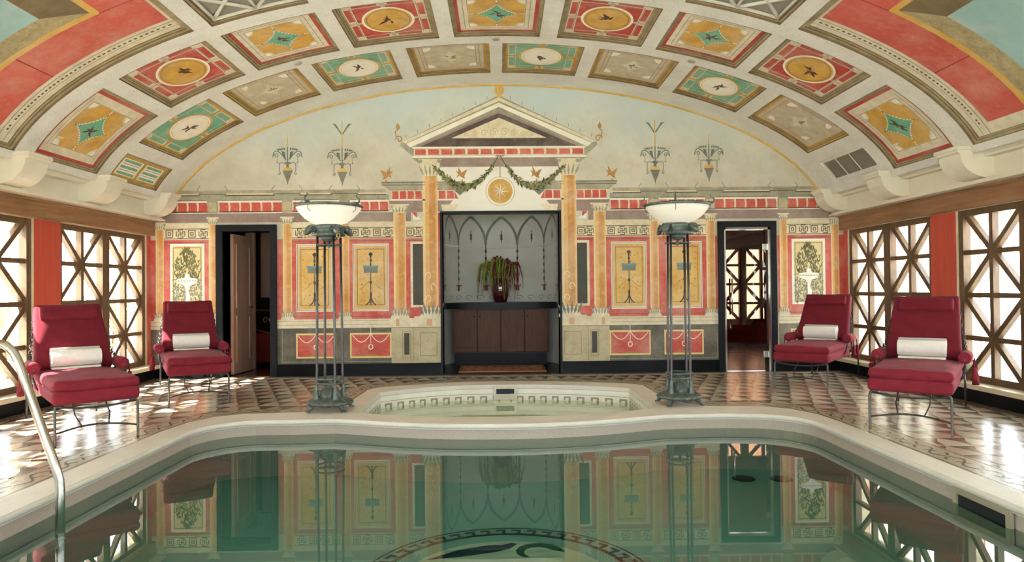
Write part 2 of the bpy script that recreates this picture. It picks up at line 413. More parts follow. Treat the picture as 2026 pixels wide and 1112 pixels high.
def candelabrum(cx, z0, z1):
    h = z1-z0; p = []
    prof = [(.004, z0+.06), (.012, z0+.1), (.016, z0+.16), (.006, z0+.2), (.006, z0+.3), (.02, z0+.33), (.006, z0+.36), (.005, z0+.48), (.022, z0+.51), (.006, z0+.54), (.005, z0+h*.62), (.005, z0+h*.7), (.012, z0+h*.78), (.004, z0+h*.8), (.016, z0+h*.85), (.005, z0+h*.88), (.012, z0+h*.93), (.03, z0+h*.955), (.03, z0+h*.97), (.005, z1)]
    p.append(mirror_profile(cx, prof))
    for s in (-1, 0, 1): p += line([(cx+s*.005, z0+.1), (cx+s*.03, z0+.04), (cx+s*.07, z0)], .016)
    return p

def bird(cx, cz, s, k=1):
    pts = [(-.09, -.05), (-.06, .0), (-.1, .06), (-.02, .02), (.08, .08), (.05, .01), (.03, -.03), (.05, -.07), (.0, -.05), (-.04, -.02)]
    return [[(cx+k*x*s, cz+z*s) for x, z in (pts if k > 0 else pts[::-1])], leafp(cx-k*.02*s, cz, .13*s, .04*s, PI*.62 if k > 0 else PI*.38), leafp(cx, cz-.06*s, .09*s, .02*s, -PI/2)]

# ---- lower registers, both sides
for s in (-1, 1):
    spans_red = [(3.17, 2.33) if s > 0 else (3.17, 2.33), (2.2, 1.555), (1.375, 1.125), (4.885, 4.235)]
    for a, b in spans_red:
        mur('painted_red_field', [RS(s, a, b, .83, 2.0)], red_p, 2)
        mur('field_edge_line', [RS(s, a, b, .862, .868), RS(s, a, b, 1.965, 1.971)], line_d, 3)
        key_frieze(s*a, s*b, 2.015, 2.165)
        mur('painted_cream_strip', [RS(s, a, b, 2.168, 2.245)], plast, 2)
    mur('painted_red_strip', [RS(s, 3.26, 3.165, .83, 2.0), RS(s, 4.12, 4.09, .83, 2.0), RS(s, 5.08, 5.0, .83, 2.0), RS(s, .91, .868, .83, 2.37)], red_p, 2)
    for a, b in ((2.44, 2.97), (1.63, 2.15)):
        a2, b2 = sorted((s*a, s*b)); cx = (a2+b2)/2
        o = mur('painted_ochre_panel', [R_(a2, b2, .94, 1.925)], white_p, 3)
        mur('panel_field', [R_(a2+.028, b2-.028, .972, 1.893)], yel_p, 4, o)
        mur('panel_line', frame_polys(a2+.012, b2-.012, .955, 1.91, .006)+frame_polys(a2+.062, b2-.062, 1.03, 1.85, .006), line_d, 5, o)
        mur('panel_swag', sum([line([(a2+.06+(b2-a2-.12)*(q+u/6)/5, 1.86-.02*sin(PI*u/6)) for u in range(7)], .005) for q in range(5)], []), red_p, 5, o)
        mur('panel_festoon', sum([line([(cx+k*(.03+.15*u/8), 1.38-.12*sin(PI*u/16)) for u in range(9)], .004) for k in (-1, 1)], []), line_k, 5, o)
        mur('panel_sprigs', [leafp(a2+.09+(b2-a2-.18)*random.random(), 1.08+.7*random.random(), .022, .012, random.random()*6) for _ in range(26)], line_k, 5, o)
        mur('candelabrum', candelabrum(cx, 1.03, 1.80), slate, 6, o)
        mur('basin', [R_(cx-.1, cx+.1, 1.50, 1.58)], grn_grey, 7, o)
        mur('basin_rim', [R_(cx-.11, cx+.11, 1.575, 1.605)], mat('basin_blue', '6E97A6', '55808F', rough=.6), 8, o)
    # fountain panel
    a2, b2 = sorted((s*4.3, s*4.795)); cx = (a2+b2)/2
    o = mur('painted_fountain_panel', [R_(a2, b2, .98, 1.945)], white_p, 3)
    mur('panel_field', [R_(a2+.03, b2-.03, 1.01, 1.915)], mat('fountain_field', 'DCCB97', 'C9B67E', rough=.6, scale=3, amt=.7), 4, o)
    mur('panel_line', frame_polys(a2+.045, b2-.045, 1.02, 1.89, .007), line_d, 5, o)
    rnd = random.Random(5)
    lv = []
    for _ in range(330):
        z = 1.02+.42*rnd.random(); lv.append(leafp(cx+(rnd.random()-.5)*.40, z, .035, .02, rnd.random()*6.3))
    mur('hedge_leaves', lv, mat('painted_hedge', '858A7C', '686E62', rough=.65, scale=14, amt=.8), 5, o)
    lv = []
    for _ in range(340):
        q = rnd.random(); w_ = .19*sin(PI*(.12+.85*q))**.8
        lv.append(leafp(cx+(rnd.random()*2-1)*w_, 1.34+.52*q, .055, .016, PI/2+(rnd.random()-.5)*1.6))
    mur('bush_leaves', lv, mat('painted_bush', '757048', '585534', rough=.65, scale=14, amt=.8), 6, o)
    prof = [(.10, 1.0), (.05, 1.03), (.028, 1.1), (.045, 1.18), (.02, 1.24), (.024, 1.3), (.05, 1.34), (.125, 1.37), (.15, 1.4), (.15, 1.42), (.14, 1.44), (.04, 1.45), (.03, 1.49), (.004, 1.52)]
    mur('fountain', [mirror_profile(cx, prof)], white_p, 7, o)
    mur('fountain_shade', [R_(cx-.15, cx+.15, 1.398, 1.406), R_(cx-.045, cx-.02, 1.12, 1.22)]+[leafp(cx-.12+.04*i, 1.405, .02, .012, PI/2) for i in range(7)], corn_g, 8, o)
    # dark slot window between the big and the small column
    a2, b2 = sorted((s*1.13, s*1.31))
    o = mur('painted_slot', [R_(a2, b2, .99, 1.95)], plast, 3); mur('slot_dark', [R_(a2 if s > 0 else a2+.035, b2-.035 if s > 0 else b2, 1.025, 1.915)], slate, 4, o)
    # columns
    column(s, 4.885, 5.0, .83, 2.26); column(s, 4.12, 4.235, .83, 2.33); column(s, 3.034, 3.165, .83, 2.33); column(s, 2.2, 2.33, .83, 2.33)
    column(s, 1.375, 1.555, .83, 2.5, cap=.13, base=.17); column(s, .905, 1.125, .83, 3.16, cap=.25, base=.22, big=True)
    # dado
    mur('painted_dado_rail', [RS(s, 5.08, 4.1, .70, .828), RS(s, 3.26, 1.59, .70, .828)], plast, 3)
    mur('dado_rail_line', [RS(s, 5.08, 4.1, .745, .752), RS(s, 3.26, 1.59, .745, .752), RS(s, 5.08, 4.1, .80, .806), RS(s, 3.26, 1.59, .80, .806)], corn_g, 4)
    mur('painted_dado', [RS(s, 5.08, 4.1, .18, .70), RS(s, 3.26, 1.59, .18, .70)], dado, 2)
    mur('dado_line', [RS(s, 3.19, 1.59, .205, .212), RS(s, 3.185, 3.178, .205, .68)], corn_g, 3)
    for a, b in ((1.595, 2.198), (2.40, 2.98), (4.27, 4.82)):
        a2, b2 = sorted((s*a, s*b)); cx = (a2+b2)/2
        o = mur('painted_dado_panel', [R_(a2, b2, .26, .625)], mat('panel_cream_edge', 'E6D290', 'D3BA70', rough=.6), 3)
        mur('panel_field', [R_(a2+.022, b2-.022, .285, .60)], red_p, 4, o)
        sw = []
        for k in (-1, 1): sw += line([(cx+k*(.01+.25*u/10), .59-.10*sin(PI*u/10)*(1 if u < 8 else 1) if u else .6) for u in range(11)], .010)
        sw += line([(cx, .7), (cx, .47)], .008)+line([(cx+.03*cos(a/12*2*PI), .42+.035*sin(a/12*2*PI)) for a in range(13)], .012)
        mur('panel_garland', sw, line_w, 5, o)
        mur('panel_corner_stain', [[(cx-.15, .285), (cx+.15, .285), (cx+.03, .315), (cx-.05, .31)]], mat('dado_olive', 'A98A4C', '8C7038', rough=.6), 5, o)
    # pedestal under the portico columns
    a2, b2 = sorted((s*.87, s*1.595))
    o = mur('painted_pedestal', [R_(a2, b2, .185, .83)], ped, 4)
    mur('pedestal_cap', [RS(s, .87, 1.62, .70, .835), RS(s, .87, 1.26, .836, .86)], plast, 5, o)
    mur('pedestal_line', [RS(s, .885, 1.6, .695, .703), RS(s, 1.275, 1.281, .2, .7)]+frame_polys(*sorted((s*.93, s*1.18)), .28, .62, .007)+frame_polys(*sorted((s*1.315, s*1.435)), .25, .64, .006), mat('pedestal_groove', '8F805C', '7A6B48', rough=.65), 6, o)
    mur('pedestal_slot', [RS(s, 1.335, 1.41, .3, .615)], slate, 6, o)
    mur('pedestal_stain', [RS(s, 1.0, 1.08, .72, .82), RS(s, 1.48, 1.53, .72, .82)], mat('pedestal_rust', 'CFA27A', 'C0A888', rough=.65, scale=10), 6, o)
    # entablature of the side bays
    mur('painted_mauve_band', [RS(s, 5.08, 1.56, 2.25, 2.385)], mauve, 3)
    mur('painted_cream_line', [RS(s, 5.08, 1.58, 2.385, 2.41), RS(s, 5.08, 1.6, 2.54, 2.565)], white_p, 3)
    for a, b, n in ((4.98, 4.245, 5), (4.09, 3.16, 6), (3.02, 2.34, 5), (2.18, 1.62, 4)): tile_row(s*a, s*b, 2.41, 2.54, n)
    mur('painted_cornice', [RS(s, 5.0, 1.62, 2.565, 2.64)], corn_g, 3)
    mur('cornice_line', [RS(s, 5.0, 1.66, 2.638, 2.652), RS(s, 5.0, 1.66, 2.575, 2.58)], line_d, 4)
    mur('cornice_light', [RS(s, 5.0, 1.66, 2.655, 2.672)], plast, 4)
    mur('cornice_top', [RS(s, 5.0, 1.66, 2.672, 2.72)], mat('cornice_weathered', 'B5AC93', '8D836A', rough=.7, scale=5, amt=.8), 3)
    for cx in (4.18, 3.1, 2.265):
        o = mur('painted_bracket_block', [MIR(s, [(cx-.075, 2.39), (cx+.075, 2.39), (cx+.075, 2.56), (cx+.2, 2.66), (cx+.2, 2.7), (cx-.2, 2.7), (cx-.2, 2.66), (cx-.075, 2.56)])], corn_g, 5)
        mur('block_face', [RS(s, cx-.06, cx+.06, 2.41, 2.545)], ped, 6, o)
        mur('block_line', [MIR(s, [(cx-.2, 2.66), (cx+.2, 2.66), (cx+.2, 2.668), (cx-.2, 2.668)])], line_d, 6, o)
        for k in (-1, 1): mur('block_scroll', line([(s*(cx+k*(.2+.02*sin(u))), 2.7+.018*u) for u in range(6)], .008), grn_grey, 6, o)
    # portico wings
    mur('wing_mauve', [MIR(s, [(1.56, 2.385), (.905, 2.385), (.80, 2.41), (.68, 2.555), (1.62, 2.555)]), RS(s, 1.56, 1.3, 2.25, 2.385)], mauve, 4)
    mur('wing_flag', [MIR(s, [(1.27, 2.38), (1.14, 2.27), (1.27, 2.27)])], white_p, 5)
    mur('wing_soffit_red', [MIR(s, [(1.29, 2.38), (1.21, 2.38), (1.21, 2.3)])], red_p, 6)
    mur('wing_inner_capital', [MIR(s, [(.66, 2.40), (.84, 2.40), (.86, 2.49), (.60, 2.49)])], plast, 6)
    tile_row(s*1.58, s*1.13, 2.575, 2.69, 4); tile_row(s*.90, s*.66, 2.575, 2.69, 2)
    mur('wing_red_return', [MIR(s, [(.66, 2.575), (.60, 2.575), (.66, 2.69)])], red_p, 4)
    mur('wing_light_line', [RS(s, 1.6, .64, 2.55, 2.572)], white_p, 5)
    mur('wing_cornice', [MIR(s, [(1.6, 2.7), (.6, 2.7), (.5, 2.76), (.5, 2.83), (1.74, 2.83), (1.72, 2.79)])], corn_g, 4)
    mur('wing_cornice_line', [RS(s, 1.72, .9, 2.775, 2.785), RS(s, 1.72, .9, 2.815, 2.824)], line_d, 5)
    mur('wing_corner_shadow', [MIR(s, [(.66, 2.69), (.58, 2.62), (.45, 2.74), (.50, 2.79)]), MIR(s, [(.62, 2.80), (.56, 2.78), (.50, 2.72), (.54, 2.70)])], grn_grey, 5)
    mur('painted_bird', bird(s*1.66, 2.93, 1.0, s), mat('bird_ochre', 'B88A4C', '8A5A34', rough=.65, scale=20), 5)
    mur('painted_bird', bird(s*.545, 2.93, .95, 1 if s < 0 else 1), MATS['bird_ochre'], 5)
    # wall ornaments in the lunette
    for cx, zb, zt, palm in ((3.09, 2.80, 3.5, False), (2.295, 2.78, 3.72, True)):
        X = s*cx; zz = zb
        o = mur('painted_urn', [mirror_profile(X, [(.004, zz), (.012, zz+.05), (.02, zz+.06), (.06, zz+.17), (.075, zz+.2)])], grn_grey, 3)
        mur('urn_band', [[(X-.075, zz+.2), (X+.075, zz+.2), (X+.06, zz+.235), (X+.02, zz+.25), (X-.02, zz+.25), (X-.06, zz+.235)]], gold_l, 4, o)
        mur('urn_neck', [mirror_profile(X, [(.02, zz+.25), (.016, zz+.28), (.04, zz+.315), (.045, zz+.33)])], grn_grey, 4, o)
        hn = []
        for k in (-1, 1): hn += line([(X+k*.04, zz+.30), (X+k*.07, zz+.32), (X+k*.12, zz+.31), (X+k*.12, zz+.2), (X+k*.1, zz+.16), (X+k*.12, zz+.14), (X+k*.13, zz+.17)], .010)
        mur('urn_handles', hn, grn_grey, 4, o)
        fo = line([(X, zz+.33), (X, zz+.55)], .014)
        for k in (-1, 1):
            fo += line([(X+k*.02, zz+.36)]+[(X+k*(.05+.16*sin(u/8*PI/2)), zz+.40+.09*sin(u/8*PI)) for u in range(9)], .012)
            fo += line([(X+k*(.16+.035*cos(u*.9)*(1-u/12)), zz+.42+.035*sin(u*.9)*(1-u/12)) for u in range(9)], .009)
            fo += line([(X+k*.15, zz+.38), (X+k*.15, zz+.33)], .006)+[disc(X+k*.15, zz+.32, .009, 8)]
            fo += [leafp(X+k*.03, zz+.37+.03*q, .07, .03, PI/2-k*(.5+.25*q)) for q in range(4)]
            fo += [leafp(X+k*(.04+.025*q), zz+.50, .05, .025, PI/2-k*(.3+.3*q)) for q in range(4)]
        mur('urn_foliage', fo, mat('painted_foliage', '75786A', '5C6054', rough=.65), 4, o)
        mur('urn_stem', line([(X, zz+.54), (X, zt)], .012), gold_l, 4, o)
        if palm: mur('urn_palm', [leafp(X+k*(.01+.012*q), zt-.2+.028*q, .08, .022, PI/2-k*(.35+.18*q)) for q in range(6) for k in (-1, 1)], MATS['painted_foliage'], 4, o)
    # acroterion scroll and eave
    ac = line([(s*(1.46+.055*cos(u*.7)*(1-u/14)), 3.45+.055*sin(u*.7)*(1-u/14)) for u in range(11)], .016)+line([(s*1.5, 3.47), (s*1.52, 3.56), (s*1.47, 3.6)], .014)+[disc(s*1.48, 3.63, .028, 10, .04), leafp(s*1.48, 3.64, .06, .03, PI/2)]
    mur('painted_acroterion', ac, MATS['bird_ochre'], 4)

# ---- central pediment
wh = mur('painted_portico_ground', [R_(-.905, .905, 2.385, 3.06)], mat('portico_white', 'E9E6DC', 'DAD5C6', rough=.65, scale=2, amt=.6), 2)
o = mur('painted_pediment', [[(-1.45, 3.36), (-1.27, 3.2), (1.27, 3.2), (1.45, 3.36), (1.43, 3.41), (0, 4.09), (-1.43, 3.41)]], corn_g, 3)
mur('pediment_light', [[(-1.36, 3.385), (-1.30, 3.33), (0, 3.92), (0, 3.98)], [(1.36, 3.385), (0, 3.98), (0, 3.92), (1.30, 3.33)]], white_p, 4, o)
mur('pediment_moulding', [[(-1.42, 3.41), (-1.37, 3.39), (0, 4.01), (0, 4.06)], [(1.42, 3.41), (0, 4.06), (0, 4.01), (1.37, 3.39)]], plast, 4, o)
mur('tympanum', [[(-1.24, 3.335), (1.24, 3.335), (0, 3.865)]], umber, 5, o)
mur('tympanum_shade', [[(-1.24, 3.335), (0, 3.865), (0, 3.83), (-1.14, 3.345)], [(1.24, 3.335), (1.14, 3.345), (0, 3.83), (0, 3.865)]], mauve, 6, o)
mur('tympanum_relief', [[(-.70, 3.46), (.70, 3.46), (0, 3.76)]], plast, 6, o)
rel = []
for k in (-1, 1):
    for q in range(4):
        cx = k*(.08+.135*q); r = .07-.012*q
        rel += line([(cx+r*cos(u*.8)*(1-u/13), 3.51+.035*(3-q)/3+r*sin(u*.8)*(1-u/13)) for u in range(12)], .009)
mur('relief_scrolls', rel, mat('relief_line', 'BFB193', 'AC9D7E', rough=.65), 7, o)
mur('pediment_dots', [R_(x-.004, x+.004, 4.09-abs(x)*.475+.02, 4.09-abs(x)*.475+.07) for x in [(.17*k) for k in range(-8, 9) if k]], mat('antefix_rust', 'A08A74', '8C6F5A', rough=.65), 3, o)
mur('painted_eave_line', [R_(-1.27, 1.27, 3.315, 3.338), R_(-1.27, 1.27, 3.175, 3.205)], white_p, 6)
tile_row(-1.25, 1.25, 3.222, 3.302, 13, layer=7)
mur('painted_architrave', [[(-1.28, 3.175), (1.28, 3.175), (1.1, 3.04), (-1.1, 3.04)]], mauve, 4)
mur('architrave_end', [[(-1.28, 3.175), (-1.12, 3.175), (-1.08, 3.03)], [(1.28, 3.175), (1.08, 3.03), (1.12, 3.175)]], corn_g, 5)
f = mur('painted_finial', [mirror_profile(.01, [(.05, 4.06), (.03, 4.09), (.06, 4.12), (.075, 4.17), (.055, 4.22), (.01, 4.245)])], gold_l, 4)
mur('finial_lines', line([(.01, 4.12), (.01, 4.23)], .008)+line([(-.03, 4.12), (-.035, 4.2)], .008)+line([(.05, 4.12), (.055, 4.2)], .008), mold, 5, f)
# sun disc hanging between the garlands
o = mur('painted_medallion', [disc(.01, 2.68, .215, 40)], cof_g, 4)
mur('medallion_ring', [disc(.01, 2.68, .205, 40)], white_p, 5, o)
mur('medallion_disc', [disc(.01, 2.68, .18, 40)], yel_c, 6, o)
st = []; sh_ = []
for k in range(8):
    a = k*PI/4; L1 = .155 if k % 2 == 0 else .12
    c = (.01, 2.68); tip = (.01+L1*cos(a), 2.68+L1*sin(a))
    l1 = (.01+.03*cos(a+PI/8), 2.68+.03*sin(a+PI/8)); l2 = (.01+.03*cos(a-PI/8), 2.68+.03*sin(a-PI/8))
    st.append([c, l2, tip]); sh_.append([c, tip, l1])
mur('medallion_star', st, line_w, 7, o); mur('medallion_star_shade', sh_, corn_g, 7, o)
mur('medallion_circle', line([(.01+.13*cos(2*PI*u/32), 2.68+.13*sin(2*PI*u/32)) for u in range(33)], .006), mold, 7, o)
mur('medallion_cord', line([(.01, 2.89), (.01, 3.2)], .012)+line([(-.05, 3.2), (.07, 3.2)], .02), mauve, 8, o)
for s in (-1, 1):
    P = []
    for i in range(41):
        u = i/40; P.append((s*(.02+u*.96), 3.19-.12*u-.385*sin(PI*u**.9)*1.0))
    g = mur('painted_garland', line(P, .012), green_d, 8)
    rnd = random.Random(3); dk = []; lt = []
    for i in range(3, 39):
        u = i/40; w = .12*sin(PI*min(1, max(.0, (u-.03)/.95)))**.7
        x, z = P[i]; x2, z2 = P[i+1]; a = math.atan2(z2-z, x2-x)
        for q in range(7):
            aa = a+(rnd.random()-.5)*2.2
            (dk if rnd.random() < .62 else lt).append(leafp(x+(rnd.random()-.5)*.02, z+(rnd.random()-.5)*w*.5, .035+w*.35, .014+w*.12, aa))
    mur('garland_leaves', dk, green_d, 9, g); mur('garland_leaves', lt, green_l, 10, g)

# ---- black plinth, door frames (real stone, proud of the wall)
bb = MB()
def base(x0, x1): bb.box(x0, x1, D-.025, D+.02, 0, .18)
for a, b in ((-5.08, -4.13), (-3.25, -.876), (.899, 3.2), (4.066, 5.08)): base(a, b)
struct(bb.build('baseboard_far', blackst), 'polished black stone plinth along the mural wall', 'baseboard')
def doorframe(nm, x0, x1, z1, w, label):
    b = MB(); b.box(x0-w, x0, D-.04, D+T, 0, z1+w); b.box(x1, x1+w, D-.04, D+T, 0, z1+w); b.box(x0, x1, D-.04, D+T, z1, z1+w)
    return struct(b.build(nm, blackfr), label, 'door frame')
trim1 = doorframe('trim_1', LD[0], LD[1], 2.12, .095, 'black frame around the open wooden door')
trim2 = doorframe('trim_2', RD[0], RD[1], 2.12, .09, 'black frame around the brown glass door')
b = MB(); b.box(ND[0]-.03, ND[0], D-.03, D+T, 0, ZS+.02); b.box(ND[1], ND[1]+.03, D-.03, D+T, 0, ZS+.02); b.box(ND[0], ND[1], D-.03, D+T, ZS-.005, ZS+.02)
struct(b.build('trim_3', blackfr), 'slim black frame around the niche opening', 'trim')

# ---- vault with coffers
ROW1 = (8.47, 9.62); ROW2 = (7.10, 8.22); Y3 = 6.83; REDY0 = 2.4
cof = []           # (th0, th1, y0, y1, kind)
for a, b, k in ((-1.3, -13.3, 'white'), (-15.7, -27.75, 'teal'), (-30.1, -43.3, 'white'), (-45.9, -63.0, 'teal'), (-66.8, -74.9, 'small')): cof.append((b, a, *ROW1, k))
for a, b, k in ((.6, 12.5, 'teal'), (14.7, 27.0, 'white'), (29.6, 42.4, 'teal'), (45.2, 61.8, 'white'), (65.6, 73.5, 'vent')): cof.append((a, b, *ROW1, k))
cof.append((-6.1, 5.75, *ROW2, 'yellow'))
for s in (-1, 1):
    for a, b, k in ((8.2, 20.35, 'red'), (22.5, 35.3, 'yellow'), (37.5, 52.0, 'red'), (55.0, 74.9, 'yellow')):
        t0, t1 = sorted((s*a, s*b)); cof.append((t0, t1, *ROW2, k))
    t0, t1 = sorted((s*22.4, s*35.1)); cof.append((t0, t1, 5.7, Y3+.03, 'grey'))
    t0, t1 = sorted((s*37.5, s*75.0)); cof.append((t0, t1, REDY0, Y3, 'arch'))
YS = sorted({BACKY-.2, D+.02, *[c[2] for c in cof], *[c[3] for c in cof]})
vm = MB()
for y0, y1 in zip(YS, YS[1:]):
    ym = (y0+y1)/2; cells = sorted((c[0], c[1]) for c in cof if c[2] < ym < c[3])
    cur = -TMAX; spans = []
    for a, b_ in cells: spans.append((cur, a)); cur = b_
    spans.append((cur, TMAX))
    for a, b_ in spans:
        n = max(1, int((b_-a)/2.2)); vs = []
        for i in range(n+1):
            t = a+(b_-a)*i/n; vs += [vp(t, y0), vp(t, y1)]
        vm.add(vs, [(2*i, 2*i+1, 2*i+3, 2*i+2) for i in range(n)], True)
# outer skin
n = 70; vs = []
for i in range(n+1):
    t = -88+176*i/n; vs += [vp(t, BACKY-.3, .3), vp(t, D+.3, .3)]
vm.add(vs, [(2*i, 2*i+1, 2*i+3, 2*i+2) for i in range(n)], True)
for yy, ye in ((BACKY-.2, BACKY-.3), (D+.02, D+.3)):      # close the hollow of the vault at both ends
    vs = []
    for i in range(n+1): vs += [vp(-88+176*i/n, yy, 0), vp(-88+176*i/n, ye, .3)]
    vm.add(vs, [(2*i, 2*i+1, 2*i+3, 2*i+2) for i in range(n)], True)
ceiling = struct(vm.build('ceiling', stone, fixn=False), 'pale stone barrel vault with painted coffers over the pool', 'ceiling')
# ochre line where the vault meets the mural wall
b = MB(); b.tube([vp(t, D-.02, -.005) for t in [(-TMAX+2*TMAX*i/60) for i in range(61)]], .018, 6); b.build('vault_edge_line', gold_l, ceiling)

def vflat(name, polys, m, c, off, parent, smooth=True):
    """polys in (u, v) of a coffer, u across the arch -1..1, v along the room -1..1, laid on the curved bed"""
    t0, t1, y0, y1 = c[:4]; bm = bmesh.new()
    for p in polys:
        try: bm.faces.new([bm.verts.new((u, v, 0)) for u, v in p])
        except ValueError: pass
    ns = max(2, int((t1-t0)/3.0))
    for i in range(1, ns):
        g = list(bm.verts)+list(bm.edges)+list(bm.faces)
        bmesh.ops.bisect_plane(bm, geom=g, plane_co=(-1+2*i/ns, 0, 0), plane_no=(1, 0, 0))
    for v in bm.verts: v.co = vp(t0+(t1-t0)*(v.co.x+1)/2, y0+(y1-y0)*(v.co.y+1)/2, off)
    me = bpy.data.meshes.new(name); bm.to_mesh(me); bm.free(); me.materials.append(m)
    for q in me.polygons: q.use_smooth = smooth
    o = bpy.data.objects.new(name, me); COL.objects.link(o); o.parent = parent
    return o
def ring_uv(e0u, e0v, e1u, e1v):
    a, b_, c_, d = 1-e0u, 1-e0v, 1-e1u, 1-e1v
    return [[(-a, -b_), (a, -b_), (c_, -d), (-c_, -d)], [(a, -b_), (a, b_), (c_, d), (c_, -d)], [(a, b_), (-a, b_), (-c_, d), (c_, d)], [(-a, b_), (-a, -b_), (-c_, -d), (-c_, d)]]
def Ruv(a, b_, c_, d): return [(a, c_), (b_, c_), (b_, d), (a, d)]
def ell(cu, cv, ru, rv, n=32): return [(cu+ru*cos(2*PI*i/n), cv+rv*sin(2*PI*i/n)) for i in range(n)]
def ring_e(ru, rv, k, n=32):
    o = []
    for i in range(n):
        a, b_ = 2*PI*i/n, 2*PI*(i+1)/n
        o.append([(ru*cos(a), rv*sin(a)), (ru*cos(b_), rv*sin(b_)), (ru*k*cos(b_), rv*k*sin(b_)), (ru*k*cos(a), rv*k*sin(a))])
    return o
def astroid(ru, rv, n=24, pw=2.0):
    o = []
    for q in range(4):
        for i in range(n//4):
            a = PI/2*i/(n//4); x = cos(a)**pw; y = sin(a)**pw
            for _ in range(q): x, y = -y, x
            o.append((x*ru, y*rv))
    return o
def figure(seed, sc):
    r = random.Random(seed); out = []
    for i in range(7): out.append([(p[0]*sc, p[1]*sc*1.1) for p in leafp((r.random()-.5)*.10, (r.random()-.5)*.08, .08+.12*r.random(), .05, r.random()*6.3)])
    return out
DEP = .045
for ci, c in enumerate(cof):
    t0, t1, y0, y1, kind = c
    arc_len = math.radians(t1-t0)*((VA*cos(math.radians((t0+t1)/2)))**2+(VB*sin(math.radians((t0+t1)/2)))**2)**.5
    eu = lambda w: w/(arc_len/2); ev = lambda w: w/((y1-y0)/2)
    n = max(3, int((t1-t0)/2.2))
    fr = MB()
    dep = .03 if kind in ('vent', 'small') else DEP
    w1, w2 = (.028, .02) if kind != 'small' else (.025, .02)
    if kind == 'arch': w1, w2 = .035, .025
    def ringwall(a0, b0, c0, d0, o0, o1):   # vertical wall round a rectangle in (th, y)
        per = [(a0+(b0-a0)*i/n, c0) for i in range(n)]+[(b0, c0+(d0-c0)*i/4) for i in range(4)]+[(b0-(b0-a0)*i/n, d0) for i in range(n)]+[(a0, d0-(d0-c0)*i/4) for i in range(4)]
        k = len(per); fr.add([vp(*p, o0) for p in per]+[vp(*p, o1) for p in per], [(i, (i+1) % k, k+(i+1) % k, k+i) for i in range(k)])
    def ledge(a0, b0, c0, d0, a1, b1, c1, d1, o):
        P0 = [(a0+(b0-a0)*i/n, c0) for i in range(n)]+[(b0, c0+(d0-c0)*i/4) for i in range(4)]+[(b0-(b0-a0)*i/n, d0) for i in range(n)]+[(a0, d0-(d0-c0)*i/4) for i in range(4)]
        P1 = [(a1+(b1-a1)*i/n, c1) for i in range(n)]+[(b1, c1+(d1-c1)*i/4) for i in range(4)]+[(b1-(b1-a1)*i/n, d1) for i in range(n)]+[(a1, d1-(d1-c1)*i/4) for i in range(4)]
        k = len(P0); fr.add([vp(*p, o) for p in P0]+[vp(*p, o) for p in P1], [(i, (i+1) % k, k+(i+1) % k, k+i) for i in range(k)])
    dt = (t1-t0)/arc_len
    A = (t0, t1, y0, y1); B = (t0+w1*dt, t1-w1*dt, y0+w1, y1-w1); C = (t0+(w1+w2)*dt, t1-(w1+w2)*dt, y0+w1+w2, y1-w1-w2)
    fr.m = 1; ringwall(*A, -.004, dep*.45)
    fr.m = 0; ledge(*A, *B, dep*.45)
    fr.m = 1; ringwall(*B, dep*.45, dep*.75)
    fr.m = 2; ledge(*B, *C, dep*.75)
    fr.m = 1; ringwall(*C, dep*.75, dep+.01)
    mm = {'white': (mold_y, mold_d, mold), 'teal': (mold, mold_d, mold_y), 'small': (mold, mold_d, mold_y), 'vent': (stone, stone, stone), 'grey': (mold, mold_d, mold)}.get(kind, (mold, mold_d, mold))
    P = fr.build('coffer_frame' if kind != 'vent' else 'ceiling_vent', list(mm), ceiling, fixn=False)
    cc = C; bed = dep
    def put(nm, polys, m, lay): return vflat(nm, polys, m, cc, bed-.0015*lay, P)
    full = [Ruv(-1, 1, -1, 1)]
    if kind == 'yellow':
        put('panel_ground', full, cof_w, 0)
        put('red_border', ring_uv(0, 0, eu(.045), ev(.045)), red_c, 1)
        put('panel_lines', ring_uv(eu(.10), ev(.10), eu(.106), ev(.106))+ring_uv(eu(.155), ev(.155), eu(.16), ev(.16)), line_k, 1)
        a = 1-eu(.165); d = 1-ev(.165); q = .30
        rect = []
        for (sx, sy) in ((1, -1), (1, 1), (-1, 1), (-1, -1)):
            pts = [(sx*(a-q*a*sin(k/6*PI/2)), sy*(d-q*d*cos(k/6*PI/2))) for k in range(7)]
            rect += pts if sx*sy < 0 else pts[::-1]
        rect = [p for p in rect]
        # order corners counter-clockwise
        rect = []
        for (sx, sy, rev) in ((1, -1, True), (1, 1, False), (-1, 1, True), (-1, -1, False)):
            pts = [(sx*(a-q*a*sin(k/6*PI/2)), sy*(d-q*d*cos(k/6*PI/2))) for k in range(7)]
            rect += pts[::-1] if rev else pts
        put('ochre_field', [rect], yel_c, 1)
        put('corner_fans', [[(sx*a*.99, sy*d*.99)]+[(sx*(a-q*.75*a*sin(k/6*PI/2)), sy*(d-q*.75*d*cos(k/6*PI/2))) for k in range(7)] for sx in (-1, 1) for sy in (-1, 1)], line_w, 2)
        put('star_lines', [Ruv(-a, a, -.012, .012), Ruv(-.012, .012, -d, d)], line_w, 2); put('star_edge', [astroid(a*.84, d*.84, 48, 2.9)], line_w, 2.4)
        bd = astroid(a*.79, d*.79, 56, 2.85); put('star_beads', [ell(x, y, .014, .016, 6) for x, y in bd], line_k, 3)
        put('green_star', [astroid(a*.72, d*.72, 48, 2.75)], teal_c, 4)
        put('figure', figure(ci, 1.3), bird_m, 5)
    elif kind in ('red', 'teal'):
        rc = red_c if kind == 'red' else teal_c
        put('panel_ground', full, cof_w, 0)
        a0u, a0v = eu(.05), ev(.05)
        bars = []
